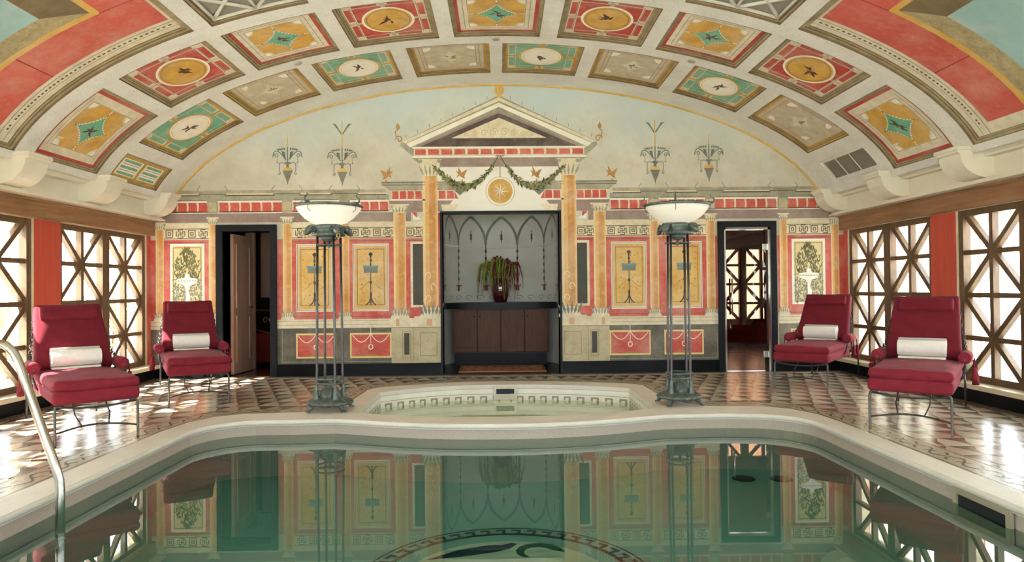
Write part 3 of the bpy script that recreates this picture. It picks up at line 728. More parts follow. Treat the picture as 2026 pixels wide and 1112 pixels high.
        for sx in (-1, 1):
            for (lo, hi) in ((-1+ev(.15), -.12), (.12, 1-ev(.15))):
                u0, u1 = sorted((sx*(1-eu(.045)), sx*(1-eu(.115)))); bars.append(Ruv(u0, u1, lo, hi))
        for sy in (-1, 1):
            for (lo, hi) in ((-1+eu(.15), -.12), (.12, 1-eu(.15))):
                v0, v1 = sorted((sy*(1-ev(.045)), sy*(1-ev(.115)))); bars.append(Ruv(lo, hi, v0, v1))
        put('colour_bars', bars, rc, 1)
        put('panel_edge', ring_uv(0, 0, eu(.03), ev(.03)), mold if kind == 'red' else yel_c, 1)
        put('panel_lines', ring_uv(eu(.12), ev(.12), eu(.127), ev(.127)), line_k, 1)
        put('colour_field', [Ruv(-1+eu(.14), 1-eu(.14), -1+ev(.14), 1-ev(.14))], rc, 1)
        put('cross_bands', [Ruv(-.05, .05, -1+ev(.03), 1-ev(.03)), Ruv(-1+eu(.03), 1-eu(.03), -.05, .05)], cof_g if kind == 'red' else mold_y, 2)
        put('medallion_rim', [ell(0, 0, .63, .68)], line_w if kind == 'red' else yel_c, 3)
        put('medallion', [ell(0, 0, .57, .62)], yel_c if kind == 'red' else line_w, 4)
        put('medallion_line', ring_e(.52, .565, .975), line_k if kind == 'red' else cof_g, 5)
        put('figure', figure(ci+40, 1.6), bird_m, 5)
    elif kind == 'white':
        put('panel_ground', full, cof_g, 0)
        put('ochre_border', ring_uv(0, 0, eu(.035), ev(.035)), mold_y, 1)
        put('panel_lines', ring_uv(eu(.09), ev(.09), eu(.097), ev(.097)), red_c, 1)
        put('panel_lines', ring_uv(eu(.14), ev(.14), eu(.146), ev(.146)), line_k, 1)
        a = 1-eu(.15); d = 1-ev(.15)
        put('corner_fans', [[(sx*a, sy*d)]+[(sx*(a-.22*sin(k/6*PI/2)), sy*(d-.26*cos(k/6*PI/2))) for k in range(7)] for sx in (-1, 1) for sy in (-1, 1)], line_w, 1)
        put('star_beads', [ell(x, y, .014, .018, 6) for x, y in astroid(a*.95, d*.95, 60, 2.9)], mold, 2)
        put('pale_star', [astroid(a*.5, d*.6, 48, 2.8)], cof_w, 2)
        put('figure', figure(ci+90, 1.2), mat('pale_figure', '7C8474', '8C5A50', rough=.65, scale=14, amt=.8), 3)
    elif kind == 'small':
        put('panel_ground', full, line_w, 0)
        put('ochre_cross', [Ruv(-1, 1, -.06, .06)]+ring_uv(0, 0, eu(.03), ev(.04)), mold_y, 2)
        put('teal_bars', [Ruv(u-.13, u+.13, v0, v1) for u in (-.62, 0, .62) for v0, v1 in ((-.86, -.12), (.12, .86))], teal_c, 1)
        put('panel_lines', [Ruv(u-.02, u+.02, v0, v1) for u in (-.3, .33) for v0, v1 in ((-.86, -.12), (.12, .86))], line_d, 1)
    elif kind == 'vent':
        put('vent_backing', full, mat('vent_dark', '6E675A', '5A5448', rough=.6), 0)
        m_ = mat('vent_slats', '9A9282', '857D6C', rough=.5, metal=.2)
        sl_ = MB(); ns = 26
        for i in range(ns):
            th = cc[0]+(cc[1]-cc[0])*(i+.5)/ns; d_ = (cc[1]-cc[0])/ns*.32
            vs = []
            for yy in (cc[2], cc[3]): vs += [vp(th-d_, yy, bed-.004), vp(th+d_, yy, bed-.012), vp(th+d_, yy, bed-.009), vp(th-d_, yy, bed-.001)]
            sl_.add(vs, [(0, 1, 5, 4), (2, 3, 7, 6), (1, 2, 6, 5), (3, 0, 4, 7)])
        tag(sl_.build('vent_slats', m_, P), kind='stuff')
        db = MB()
        for k in (1, 2):
            yy = cc[2]+(cc[3]-cc[2])*k/3; db.add([vp(cc[0], yy-.012, bed-.016), vp(cc[1], yy-.012, bed-.016), vp(cc[1], yy+.012, bed-.016), vp(cc[0], yy+.012, bed-.016)], [(0, 1, 2, 3)])
        db.build('vent_divider', line_w, P)
    elif kind == 'grey':
        put('grey_backing', full, mat('grey_backing', '8E8A80', '7A766C', rough=.5, scale=4), 0)
        gl_ = mat('grey_lattice', 'CFCBBF', 'B9B4A6', rough=.5)
        def bar(u0, v0, u1, v1, w=.02):
            a_ = (cc[0]+(cc[1]-cc[0])*(u0+1)/2, cc[2]+(cc[3]-cc[2])*(v0+1)/2); b_ = (cc[0]+(cc[1]-cc[0])*(u1+1)/2, cc[2]+(cc[3]-cc[2])*(v1+1)/2)
            p = [vp(a_[0]+(b_[0]-a_[0])*i/6, a_[1]+(b_[1]-a_[1])*i/6, bed-.012) for i in range(7)]
            q = MB(); q.tube(p, w, 4); q.build('lattice_bar', gl_, P)
        for u in (-1, 0, 1): bar(u*.97, -1, u*.97, 1)
        for v in (-.98, 0, .98): bar(-1, v, 1, v)
        for u0 in (-1, 0):
            for v0 in (-1, 0):
                bar(u0, v0, u0+1, v0+1); bar(u0+1, v0, u0, v0+1)
    elif kind == 'arch':
        sg = 1 if t0 > 0 else -1
        # u runs from small th to large th; "up" is towards the crown
        U = lambda th: ((sg*th if sg > 0 else -th)-cc[0])/(cc[1]-cc[0])*2-1
        V = lambda y: (y-cc[2])/(cc[3]-cc[2])*2-1
        def rect_ty(ta, tb, ya, yb):
            ua, ub = sorted((U(ta), U(tb))); return Ruv(max(-1, ua), min(1, ub), max(-1, V(ya)), min(1, V(yb)))
        put('panel_ground', full, cof_w, 0)
        put('bead_line', [rect_ty(37, 75, Y3-.135, Y3-.13), rect_ty(37, 75, 6.60, 6.607)], line_d, 1)
        kk = MB()
        put('bead_course', [rect_ty(t, t+.45, 6.645, 6.668) for t in [39.3+.85*i for i in range(38)]]+[rect_ty(38.4, 38.62, y, y+.025) for y in [REDY0+.2+.08*i for i in range(54)]], line_d, 1)
        put('bead_course', [rect_ty(72.35, 72.6, y, y+.025) for y in [REDY0+.2+.08*i for i in range(54)]], line_d, 1)
        put('red_field', [rect_ty(39.0, 71.3, REDY0+.3, 6.55)], red_a, 2)
        put('red_joint', [rect_ty(39.0, 44.6, 6.04, 6.05), rect_ty(57.7, 57.9, 6.05, 6.55)], mat('red_joint_line', '8F2E28', '7A2420', rough=.6), 3)
        put('ochre_band', [rect_ty(44.4, 71.3, REDY0+.3, 6.05)], gold_l, 3)
        put('stone_reveal', [[(U(45.3), V(REDY0+.4)), (U(45.3), V(5.98)), (U(50.2), V(5.76)), (U(50.2), V(REDY0+.4))][::(1 if sg < 0 else 1)]], reveal_d, 4)
        put('stone_reveal', [[(U(45.3), V(5.98)), (U(71.3), V(5.98)), (U(71.3), V(5.76)), (U(50.2), V(5.76))]], reveal, 4)
        put('painted_sky', [rect_ty(50.2, 71.3, REDY0+.4, 5.76)], sky_p, 4)
        put('red_sill', [[(U(66.5), V(5.76)), (U(71.3), V(5.76)), (U(71.3), V(5.2))]], red_a, 5)
        if sg > 0:
            rr = random.Random(9)
            put('painted_leaves', [[(U(60+3*rr.random())+q[0]*.5, V(5.25+.2*rr.random())+q[1]*.5) for q in leafp(0, 0, .16, .06, rr.random()*6.3)] for _ in range(12)], green_d, 5)
            put('painted_fruit', [ell(U(59.5+i*1.9), V(5.33+.06*(i % 2)), .035, .025, 12) for i in range(4)], yel_c, 6)
# small round fittings set in the stone ribs
for th, y in ((-.3, 8.33), (28.6, 8.36), (-29.4, 8.33)):
    p = vp(th, y); t = math.radians(th); nrm = Vector((sin(t)/VA, 0, cos(t)/VB)).normalized()
    M_ = Matrix.Translation(p) @ nrm.to_track_quat('Z', 'Y').to_matrix().to_4x4()
    b = MB(); b.lathe([(.001, -.02), (.03, -.018), (.045, -.012), (.05, .0), (.05, .01)], n=20, M=M_); b.build('ceiling_fitting', mat('fitting_metal', 'B9B2A2', '9C9484', rough=.4, metal=.5), ceiling)

# ---- side walls: beam, cornice, pilasters, windows, sill, plinth
WZ0, WZ1 = .22, 2.06
PAIRS = [(8.12, 10.08), (5.70, 7.66), (3.28, 5.24), (.86, 2.82), (-1.56, .40)]
win_n = [0]
def lattice(origin, right, inward, w, h, label, deep=True):
    """one lattice casement: origin = lower corner, right = horizontal direction, inward = towards the room"""
    win_n[0] += 1
    root = empty('window_%d' % win_n[0]); struct(root, label, 'window')
    r = Vector(right); n_ = Vector(inward); o = Vector(origin); z = Vector((0, 0, 1))
    def bar(nm, a, b, wd, d0, d1):
        a = Vector(a); b = Vector(b); t = (b-a).normalized(); s_ = Vector((-t.y, t.x)); q = []
        for dd in (d0, d1):
            for (p, k) in ((a, -1), (a, 1), (b, 1), (b, -1)):
                c = p+s_*k*wd/2; q.append(o+r*c.x+z*c.y+n_*dd)
        m = MB(); m.add(q, [(0, 1, 2, 3), (7, 6, 5, 4), (0, 4, 5, 1), (1, 5, 6, 2), (2, 6, 7, 3), (3, 7, 4, 0)]); return m.build(nm, wood_l, root)
    f = .035
    bar('stile', (f, 0), (f, h), .08, -.035, .05); bar('stile', (w-f, 0), (w-f, h), .08, -.035, .05)
    bar('rail', (.07, f), (w-.07, f), .07, -.035, .045); bar('rail', (.07, h-f), (w-.07, h-f), .07, -.035, .045)
    bar('mullion', (w/2, .07), (w/2, h-.07), .056, -.03, .038)
    hh = h/4
    for k in (1, 2, 3): bar('crossbar', (.07, k*hh), (w-.07, k*hh), .052, -.03, .034)
    for k in (0, 2):
        c = (w/2, (k+1)*hh)
        for (x, y) in ((.06, k*hh+.03), (w-.06, k*hh+.03), (.06, (k+2)*hh-.03), (w-.06, (k+2)*hh-.03)): bar('brace', (x, y), c, .058, -.03, .03)
    p = MB(); q = [o+r*x+z*y+n_*(-.034+dd) for dd in (0, -.006) for (x, y) in ((.05, .05), (w-.05, .05), (w-.05, h-.05), (.05, h-.05))]
    p.add(q, [(0, 1, 2, 3), (7, 6, 5, 4), (0, 4, 5, 1), (1, 5, 6, 2), (2, 6, 7, 3), (3, 7, 4, 0)]); p.build('pane', glass, root)
    return root
def portal(loc, nrm, w, h):
    l = bpy.data.lights.new('daylight_portal', 'AREA'); l.shape = 'RECTANGLE'; l.size = w; l.size_y = h; l.cycles.is_portal = True
    ob = bpy.data.objects.new('daylight_portal', l); COL.objects.link(ob); ob.location = loc
    ob.rotation_euler = Vector(nrm).to_track_quat('-Z', 'Y').to_euler()
pn = ['by the mural wall', 'beside the lounge chairs', 'along the pool', 'near the viewer', 'behind the viewer']
for s, side in ((-1, 'left'), (1, 'right')):
    w = MB(); X0, X1 = (HW, HW+.25)
    def sb(y0, y1, z0, z1, a=X0, b=X1): w.box(min(s*a, s*b), max(s*a, s*b), y0, y1, z0, z1)
    sb(BACKY-.25, D, -.0, WZ0-.02); sb(BACKY-.25, D, WZ1, 2.62)
    ys = [D]+[v for p in PAIRS for v in (p[1], p[0])]+[BACKY-.25]
    for i in range(0, len(ys), 2): sb(ys[i+1], ys[i], WZ0-.02, WZ1)
    wl = struct(w.build('wall_'+side, plast), '%s wall of lattice windows under a wooden beam' % side, 'wall')
    # red pilasters between the windows
    for i in range(len(PAIRS)):
        y0 = PAIRS[i][1]+.01; y1 = PAIRS[i-1][0]-.01 if i else D-.001
        m = MB(); a, b_ = sorted((s*(HW-.015 if i else HW-.004), s*(HW+.27))); m.box(a, b_, y0, y1, WZ0-.015, WZ1); m.build('red_pilaster', redpil if i else red_p, wl)
    # dark strips beside the casements and a wooden beam above
    m = MB(); a, b_ = sorted((s*(HW-.07), s*(HW+.1))); m.box(a, b_, BACKY, D-.005, WZ1+.005, 2.265)
    m.box(*sorted((s*(HW-.085), s*HW)), BACKY, D-.005, 2.245, 2.27)
    struct(m.build('trim_%d' % (4 if s < 0 else 5), wood_b), 'brown wooden beam above the %s windows' % side, 'beam')
    # cornice: ledge, frieze, crown
    m = MB()
    m.box(*sorted((s*(HW-.22), s*HW)), BACKY, D-.005, 2.274, 2.30); m.box(*sorted((s*(HW-.18), s*HW)), BACKY, D-.005, 2.30, 2.325)
    m.box(*sorted((s*(HW-.11), s*HW)), BACKY, D-.005, 2.31, 2.53)
    prof = [(HW, 2.53), (HW-.20, 2.53), (HW-.21, 2.55), (HW-.25, 2.565), (HW-.26, 2.595), (HW-.30, 2.60), (HW-.31, 2.63), (HW, 2.63)]
    k = len(prof); vs = [(s*x, y, z) for y in (BACKY, D-.005) for x, z in prof]
    m.add(vs, [(i, (i+1) % k, k+(i+1) % k, k+i) for i in range(k)]+[tuple(range(k)), tuple(range(2*k-1, k-1, -1))])
    cn = struct(m.build('trim_%d' % (6 if s < 0 else 7), cream), 'cream plaster cornice along the %s wall' % side, 'cornice')
    for yc in ((9.93, 8.45, 7.03, 5.6, 4.2) if s < 0 else (10.0, 8.52, 7.07, 5.65, 4.2)):
        q = MB(); hw_ = .17 if yc < 9.7 else .14
        pr = [(HW-.1, 2.615), (HW-.47, 2.615), (HW-.485, 2.60), (HW-.485, 2.575), (HW-.455, 2.565)]
        for i in range(9):
            a = i/8*PI/2; pr.append((HW-.16-.295*cos(a), 2.565-.245*sin(a)))
        pr += [(HW-.1, 2.32)]
        k = len(pr); y0, y1 = yc-hw_, min(yc+hw_, D-.01)
        q.add([(s*x, y, z) for y in (y0, y1) for x, z in pr], [(i, (i+1) % k, k+(i+1) % k, k+i) for i in range(k)]+[tuple(range(k)), tuple(range(2*k-1, k-1, -1))])
        q.build('corbel', cream, cn)
        q = MB(); q.box(*sorted((s*(HW-.50), s*(HW-.2))), y0-.015, min(y1+.015, D-.006), 2.60, 2.635); q.build('corbel_cap', cream, cn)
    # black plinth and stone sill
    m = MB(); m.box(*sorted((s*(HW-.10), s*HW)), 0.5 if False else BACKY, D-.03, 0, .145)
    struct(m.build('baseboard_'+side, blackst), 'black stone plinth under the %s windows' % side, 'baseboard')
    m = MB(); m.bevbox(*sorted((s*(HW-.16), s*(HW+.2))), BACKY, D-.03, .146, .198, .008)
    struct(m.build('trim_%d' % (8 if s < 0 else 9), mat('sill_stone', 'DCCDAE', 'C7B48E', rough=.35, scale=3)), 'pale stone sill under the %s lattice windows' % side, 'sill')
    for i, (y0, y1) in enumerate(PAIRS):
        wd_ = (y1-y0)/2
        for k in range(2):
            far = 'farther' if k else 'nearer'
            lattice((s*(HW+.07), y0+k*wd_, WZ0-.02), (0, 1, 0), (-s, 0, 0), wd_-.004, WZ1-WZ0+.02, 'brown wooden lattice casement in the %s wall, %s one of the pair %s' % (side, far, pn[i]))
        portal((s*(HW+.32), (y0+y1)/2, (WZ0+WZ1)/2), (-s, 0, 0), y1-y0, WZ1-WZ0)
# wall behind the viewer: tall lattice windows
m = MB(); xs = [-5.4, -4.5, -1.6, -1.45, 1.45, 1.6, 4.5, 5.4]
for i in (0, 2, 4, 6): m.box(xs[i], xs[i+1], BACKY-.25, BACKY, 0, 2.62)
m.box(-5.4, 5.4, BACKY-.25, BACKY, 0, .2)
m.prism([(-5.4, 2.6)]+[(VA*sin(math.radians(t))*1.03, VZ+VB*cos(math.radians(t))*1.03) for t in range(-75, 76, 5)]+[(5.4, 2.6)], BACKY-.25, BACKY, f3=lambda x, y, z: (x, z, y))
struct(m.build('wall_back', plast), 'plastered wall with tall lattice windows behind the viewer', 'wall')
for i, x0 in enumerate((-4.5, -1.45, 1.6)):
    for k in range(2):
        lattice((x0+k*1.45, BACKY-.1, .2), (1, 0, 0), (0, 1, 0), 1.445, 2.4, 'tall lattice casement in the wall behind the viewer, %s' % ['first from the left', 'second from the left', 'third from the left', 'third from the right', 'second from the right', 'last on the right'][i*2+k])
    portal((x0+1.45, BACKY-.32, 1.4), (0, 1, 0), 2.9, 2.4)

# ================================================================== FLOOR, POOL, SPA
WLV = -.142
def pool_outline():
    L, Rr, yb, rc = -2.79, 2.885, 6.78, .52
    p = [(L, .9), (Rr, .9)]
    p += [(Rr, y) for y in (2, 3.2, 4.4, 5.4)]
    p += arc(Rr-rc, yb-rc, rc, rc, 0, PI/2, 9)
    p += [(x, yb+.02) for x in (2.2, 1.95)]
    for i in range(25):
        x = 1.62-3.24*i/24; u = abs(x)/1.62; p.append((x, 6.42+.36*(u**2.2*(1-.15*u**6)/.85)*1.0))
    p += [(x, yb-.03) for x in (-1.95, -2.1)]
    p += arc(L+rc, yb-rc-.03, rc, rc, PI/2, PI, 9)
    p += [(L, y) for y in (5.4, 4.4, 3.2, 2)]
    return p
PO = pool_outline()
SPA = [(-1.47, 7.12), (-1.1, 6.93), (-.55, 6.82), (0, 6.79), (.6, 6.82), (1.2, 6.96), (1.58, 7.16), (1.58, 8.62), (1.25, 8.80), (.9, 8.92), (.45, 9.02), (0, 9.05), (-.5, 9.03), (-.95, 8.88), (-1.2, 8.72), (-1.47, 8.5)]
OUT = [(-3.03, .6), (3.09, .6), (3.09, 6.3), (3.06, 6.72), (2.93, 7.02), (2.7, 7.2), (2.4, 7.24), (2.16, 7.26), (2.0, 7.42), (1.83, 7.8), (1.80, 8.86), (1.66, 9.02), (1.15, 9.22), (.6, 9.35), (0, 9.4), (-.55, 9.38), (-1.05, 9.2), (-1.55, 8.95), (-1.66, 8.75), (-1.68, 7.8), (-1.83, 7.4), (-2.0, 7.2), (-2.3, 7.15), (-2.62, 7.13), (-2.85, 6.97), (-2.98, 6.7), (-3.03, 6.3)]
fm = MB(); fm.prism([(-5.3, BACKY-.2), (5.3, BACKY-.2), (5.3, D+.1), (-5.3, D+.1)], -.25, -.006, holes=[OUT[::-1]])
floor = struct(fm.build('floor', grout), 'polished mosaic pool deck of pale and brown scale tiles', 'floor')
# coping slab round pool and spa
cp = MB(); cp.prism(OUT, -.05, .004, holes=[PO[::-1], SPA[::-1]]); 
# bullnose along the pool edge
cp.tube([(x, y, -.022) for x, y in offset_poly(PO, .012)], .026, 8, closed=True)
coping = struct(cp.build('trim_10', coping_m), 'smooth pale stone coping around the pool and spa', 'coping')
# pool basin
PD = -.54
pb = MB(); n = len(PO)
pb.add([(x, y, -.03) for x, y in offset_poly(PO, .02)]+[(x, y, PD) for x, y in offset_poly(PO, .02)], [(i, (i+1) % n, n+(i+1) % n, n+i) for i in range(n)])
pool = struct(pb.build('wall_pool', pwall), 'speckled stone side wall of the swimming pool', 'pool wall')
pf = MB(); pf.prism(offset_poly(PO, .03), PD-.05, PD)
poolf = struct(pf.build('floor_pool', pfloor), 'green mosaic bottom of the swimming pool', 'pool floor')
# mosaic roundel on the pool floor
CXm, CYm, RM = .02, 4.28, .93
def fl(name, polys, m, z, parent):
    b = MB()
    for p in polys: b.prism(p, z-.003, z, bottom=False)
    return b.build(name, m, parent)
def ringp(r0, r1, n=72): return [[(CXm+r0*cos(a), CYm+r0*sin(a)), (CXm+r1*cos(a), CYm+r1*sin(a)), (CXm+r1*cos(b_), CYm+r1*sin(b_)), (CXm+r0*cos(b_), CYm+r0*sin(b_))] for a, b_ in [(2*PI*i/n, 2*PI*(i+1)/n) for i in range(n)]]
ro = fl('roundel_ring', ringp(RM-.006, RM+.004), pline, PD+.004, poolf)
fl('roundel_band', ringp(RM-.14, RM-.11), pline, PD+.004, poolf)
ky = []
for i in range(48):
    a = 2*PI*i/48; da = 2*PI/48
    def q(r, t): return (CXm+r*cos(a+t*da), CYm+r*sin(a+t*da))
    ky.append([q(RM-.11, 0), q(RM-.11, .22), q(RM-.035, .22), q(RM-.035, 0)]); ky.append([q(RM-.06, .22), q(RM-.06, .62), q(RM-.035, .62), q(RM-.035, .22)])
fl('roundel_key', ky, pline, PD+.004, poolf)
fl('roundel_ground', [[(CXm+.66*cos(2*PI*i/40), CYm+.66*sin(2*PI*i/40)) for i in range(40)]], mat('roundel_pale', 'E3DFC6', 'CFC9AD', rough=.5, scale=90), PD+.003, poolf)
fl('roundel_figure', [[(-.5, 4.62), (-.3, 4.78), (-.1, 4.86), (.0, 4.86), (.06, 4.9), (.1, 4.88), (.05, 4.8), (-.05, 4.74), (-.3, 4.66)]], mat('roundel_navy', '1E3A4A', '16303D', rough=.5, scale=60), PD+.006, poolf)
fl('roundel_scroll', [[(.22+.20*cos(t)*(1-t/9), 4.72+.20*sin(t)*(1-t/9)) for t in [i*.4 for i in range(11)]]+[(.24+.1*cos(t), 4.72+.1*sin(t)) for t in [4-i*.5 for i in range(8)]]], mat('roundel_green', '2F6A50', '235240', rough=.5, scale=60), PD+.006, poolf)
for x, y in ((2.24, 6.45), (2.58, 6.42)):
    b = MB(); b.lathe([(0, .012), (.08, .012), (.10, .008), (.105, 0)], (x, y, PD+.002), 24); b.build('floor_drain', mat('drain_dark', '2B3A34', '22302B', rough=.4, metal=.4), poolf)
wm = MB(); wm.add([(x, y, WLV) for x, y in offset_poly(PO, .019)], [tuple(range(n))])
tag(wm.build('pool_water', water_m), 'still green water filling the swimming pool', 'water')
# spa basin: this mesh is its tiled wall, not a trim piece
ns = len(SPA); sp = MB()
SD = -.75
sp.add([(x, y, z) for z in (-.05, SD) for x, y in SPA], [(i, (i+1) % ns, ns+(i+1) % ns, ns+i) for i in range(ns)])
spo = struct(sp.build('trim_17', spaw), 'white tiled basin wall of the sunken spa with greek key frieze', 'spa wall')
sf = MB(); sf.prism(SPA, SD-.03, SD); struct(sf.build('floor_spa', spaf), 'pale green bottom of the sunken spa', 'spa floor')
SIN = offset_poly(SPA, -.004); 
# bench ring in the spa
sb_ = MB(); sb_.prism(offset_poly(SPA, -.002), -.45, -.42, holes=[offset_poly(SPA, -.4)[::-1]]); sb_.build('spa_bench', spaw, spo)
keys = MB(); ruled = MB()
pts = resample(SIN, .012)
acc = 0; 
def wallquad(mb, a, b_, z0, z1): mb.add([(*a, z0), (*b_, z0), (*b_, z1), (*a, z1)], [(0, 1, 2, 3)])
for i in range(ns):
    a = Vector(SIN[i]); b_ = Vector(SIN[(i+1) % ns]); Ln = (b_-a).length; t = (b_-a)/Ln; k = max(1, int(round(Ln/.15)))
    w_ = Ln/k
    for j in range(k):
        u0 = j*w_
        A = lambda u: tuple(a+t*(u0+u*w_))
        wallquad(keys, A(.1), A(.26), -.225, -.14); wallquad(keys, A(.26), A(.66), -.16, -.14); wallquad(keys, A(.52), A(.66), -.185, -.16)
    wallquad(ruled, tuple(a), tuple(b_), -.118, -.110); wallquad(ruled, tuple(a), tuple(b_), -.05, -.044); wallquad(ruled, tuple(a), tuple(b_), -.25, -.242)
keys.build('spa_greek_key', mat('spa_key_tile', 'A39A80', '8C8369', rough=.4), spo); ruled.build('spa_line', mat('spa_line_tile', 'B5AD97', '9F967E', rough=.4), spo)
SWL = -.19
wm = MB(); wm.add([(x, y, SWL) for x, y in offset_poly(SPA, -.003)], [tuple(range(ns))])
tag(wm.build('spa_water', spa_water), 'clear water in the sunken spa behind the pool', 'water')
# steel skimmers
def skimmer(c, right, nrm, w, h, label):
    root = empty('pool_skimmer', c); tag(root, label, 'skimmer')
    r = Vector(right); nn = Vector(nrm)
    M_ = Matrix((( r.x, -nn.x, 0, 0), (r.y, -nn.y, 0, 0), (0, 0, 1, 0), (0, 0, 0, 1)))
    f = MB(); t = .034
    for (x0, x1, z0, z1) in ((-w/2, w/2, h/2-t, h/2), (-w/2, w/2, -h/2, -h/2+t), (-w/2, -w/2+t, -h/2+t, h/2-t), (w/2-t, w/2, -h/2+t, h/2-t)): f.box(x0, x1, -.016, .01, z0, z1, M_)
    f.build('frame', mat('satin_steel', 'BDB29A', 'A59A83', rough=.4, metal=.5), root)
    g = MB(); 
    g.box(-w/2+t, w/2-t, -.002, .006, -h/2+t, h/2-t, M_); g.build('mouth', mat('skimmer_dark', '14161A', '0E1012', rough=.5), root)
    g = MB(); g.box(-w/2+t, w/2-t, -.010, -.004, -h/2+t, -h/2+t+h*.22, M_); g.build('flap', MATS['satin_steel'], root)
skimmer((2.885, 4.16, -.135), (0, -1, 0), (-1, 0, 0), .50, .19, 'steel framed skimmer slot in the right pool wall')
skimmer((.05, 9.04, -.10), (1, 0, 0), (0, -1, 0), .30, .175, 'steel framed inlet in the back wall of the spa')

# border mosaic band beside the coping
def band_poly(d): return offset_poly(OUT, d)
bm_ = MB(); bm_.prism(band_poly(.27), -.02, .0015, holes=[offset_poly(OUT, .0)[::-1]])
band = bm_.build('mosaic_border', mat('border_mosaic', 'BFB49A', '978A70', rough=.25, scale=60, amt=.7, speck='6B6250', spamt=.4, spscale=150), floor)
pth = resample(band_poly(.135), .018); sw = MB()
for i in range(len(pth)):
    a = Vector(pth[i]); b_ = Vector(pth[(i+1) % len(pth)]); t = (b_-a)
    if t.length < 1e-5 or t.length > .1: continue
    t.normalize(); nn = Vector((-t.y, t.x)); o1 = .055*sin(i*.30); o2 = .055*sin((i+1)*.30)
    for sg in (1, -1):
        if sg < 0 and i % 7 > 3: continue
        p0 = a+nn*o1*sg; p1 = b_+nn*o2*sg; w_ = .010
        sw.add([(*(p0-nn*w_), .0026), (*(p1-nn*w_), .0026), (*(p1+nn*w_), .0026), (*(p0+nn*w_), .0026)], [(0, 1, 2, 3)])
tag(sw.build('border_scroll', mat('border_dark', '6A6252', '514A3C', rough=.25), floor), kind='stuff')
for d in (.02, .245):
    p1 = offset_poly(OUT, d); p2 = offset_poly(OUT, d+.012); k = len(p1)
    l_ = MB(); l_.add([(*p, .0024) for p in p1]+[(*p, .0024) for p in p2], [(i, (i+1) % k, k+(i+1) % k, k+i) for i in range(k)]); l_.build('border_line', MATS['border_dark'], floor)
ew = MB()
for x0, x1, y0, y1 in ((-4.97, 4.97, D-.16, D-.03), (-4.97, -4.84, BACKY, D-.16), (4.84, 4.97, BACKY, D-.16)): ew.box(x0, x1, y0, y1, -.01, .0012)
ew.build('edge_mosaic', mat('edge_mosaic_m', '9A8C74', '5E5240', rough=.25, scale=90, amt=.9), floor)
# scale tiles: every scale is a light and a dark half
def inside(poly, x, y):
    r = False; j = len(poly)-1
    for i in range(len(poly)):
        xi, yi = poly[i]; xj, yj = poly[j]
        if (yi > y) != (yj > y) and x < (xj-xi)*(y-yi)/(yj-yi)+xi: r = not r
        j = i
    return r
SW_, SP_ = .225, .285      # scale width, row pitch
def half(sg):
    # a lozenge cut across: far half (sg < 0, pale, swelling edges) and near half (sg > 0, dark, hollow edges)
    hw = SW_/2-.003; d = .020; g = .003
    if sg < 0: return [(-hw, g), (hw, g), (hw*.5+d, SP_*.5+d), (0, SP_-.004), (-hw*.5-d, SP_*.5+d)]
    return [(-hw, -g), (-hw*.5+d*.8, -SP_*.5+d), (0, -SP_+.008), (hw*.5-d*.8, -SP_*.5+d), (hw, -g)]
lights = [mat('tile_pale', 'CBC1AB', 'B4A990', rough=.2, scale=9, spec=.6), mat('tile_buff', 'BBAE97', 'A3957C', rough=.2, scale=9, spec=.6), mat('tile_rose', 'C0A995', 'A9917C', rough=.2, scale=9, spec=.6)]
darks = [mat('tile_umber', '766452', '5F4F40', rough=.2, scale=9, spec=.6), mat('tile_russet', '836252', '6C4D3F', rough=.2, scale=9, spec=.6), mat('tile_olive', '6D6553', '575040', rough=.2, scale=9, spec=.6)]
OUTB = offset_poly(OUT, .2)
cand = []; rnd = random.Random(21)
ry = 0; y = 2.2
while y < D-.05:
    x = -4.9+(SW_/2 if ry % 2 else 0)
    while x < 4.9:
        if not inside(OUTB, x, y):
            cand.append((x, y))
        x += SW_
    y += SP_; ry += 1
tm = {}
def tile_mesh(sg, m):
    key = (sg, m.name)
    if key not in tm:
        b = MB(); b.prism(half(sg), -.006, 0.0); o = b.build('scale_tile', m); tm[key] = o.data; bpy.data.objects.remove(o)
    return tm[key]
pieces = []
for (x, y) in cand:
    k1 = rnd.choice((0, 0, 1, 2)); k2 = rnd.choice((0, 1, 2))
    # size in the photograph
    px = x/y*1378+990; vis = -40 < px < 2066 and y > 2.9
    sz = (1/(y**3)) if vis else 0
    pieces.append((sz, x, y, -1, lights[k1])); pieces.append((sz, x, y, 1, darks[k2]))
pieces.sort(key=lambda p: -p[0])
rest = MB(); rm = lights+darks
for i, (sz, x, y, sg, m) in enumerate(pieces):
    if i < 300:
        o = bpy.data.objects.new('scale_tile', tile_mesh(sg, m)); COL.objects.link(o); o.parent = floor; o.location = (x, y, 0)
    else:
        rest.m = rm.index(m); h_ = half(sg); k = len(h_)
        rest.add([(x+a, y+b_, 0) for a, b_ in h_], [tuple(range(k))])
tag(rest.build('scale_tile_field', rm, floor), kind='stuff')

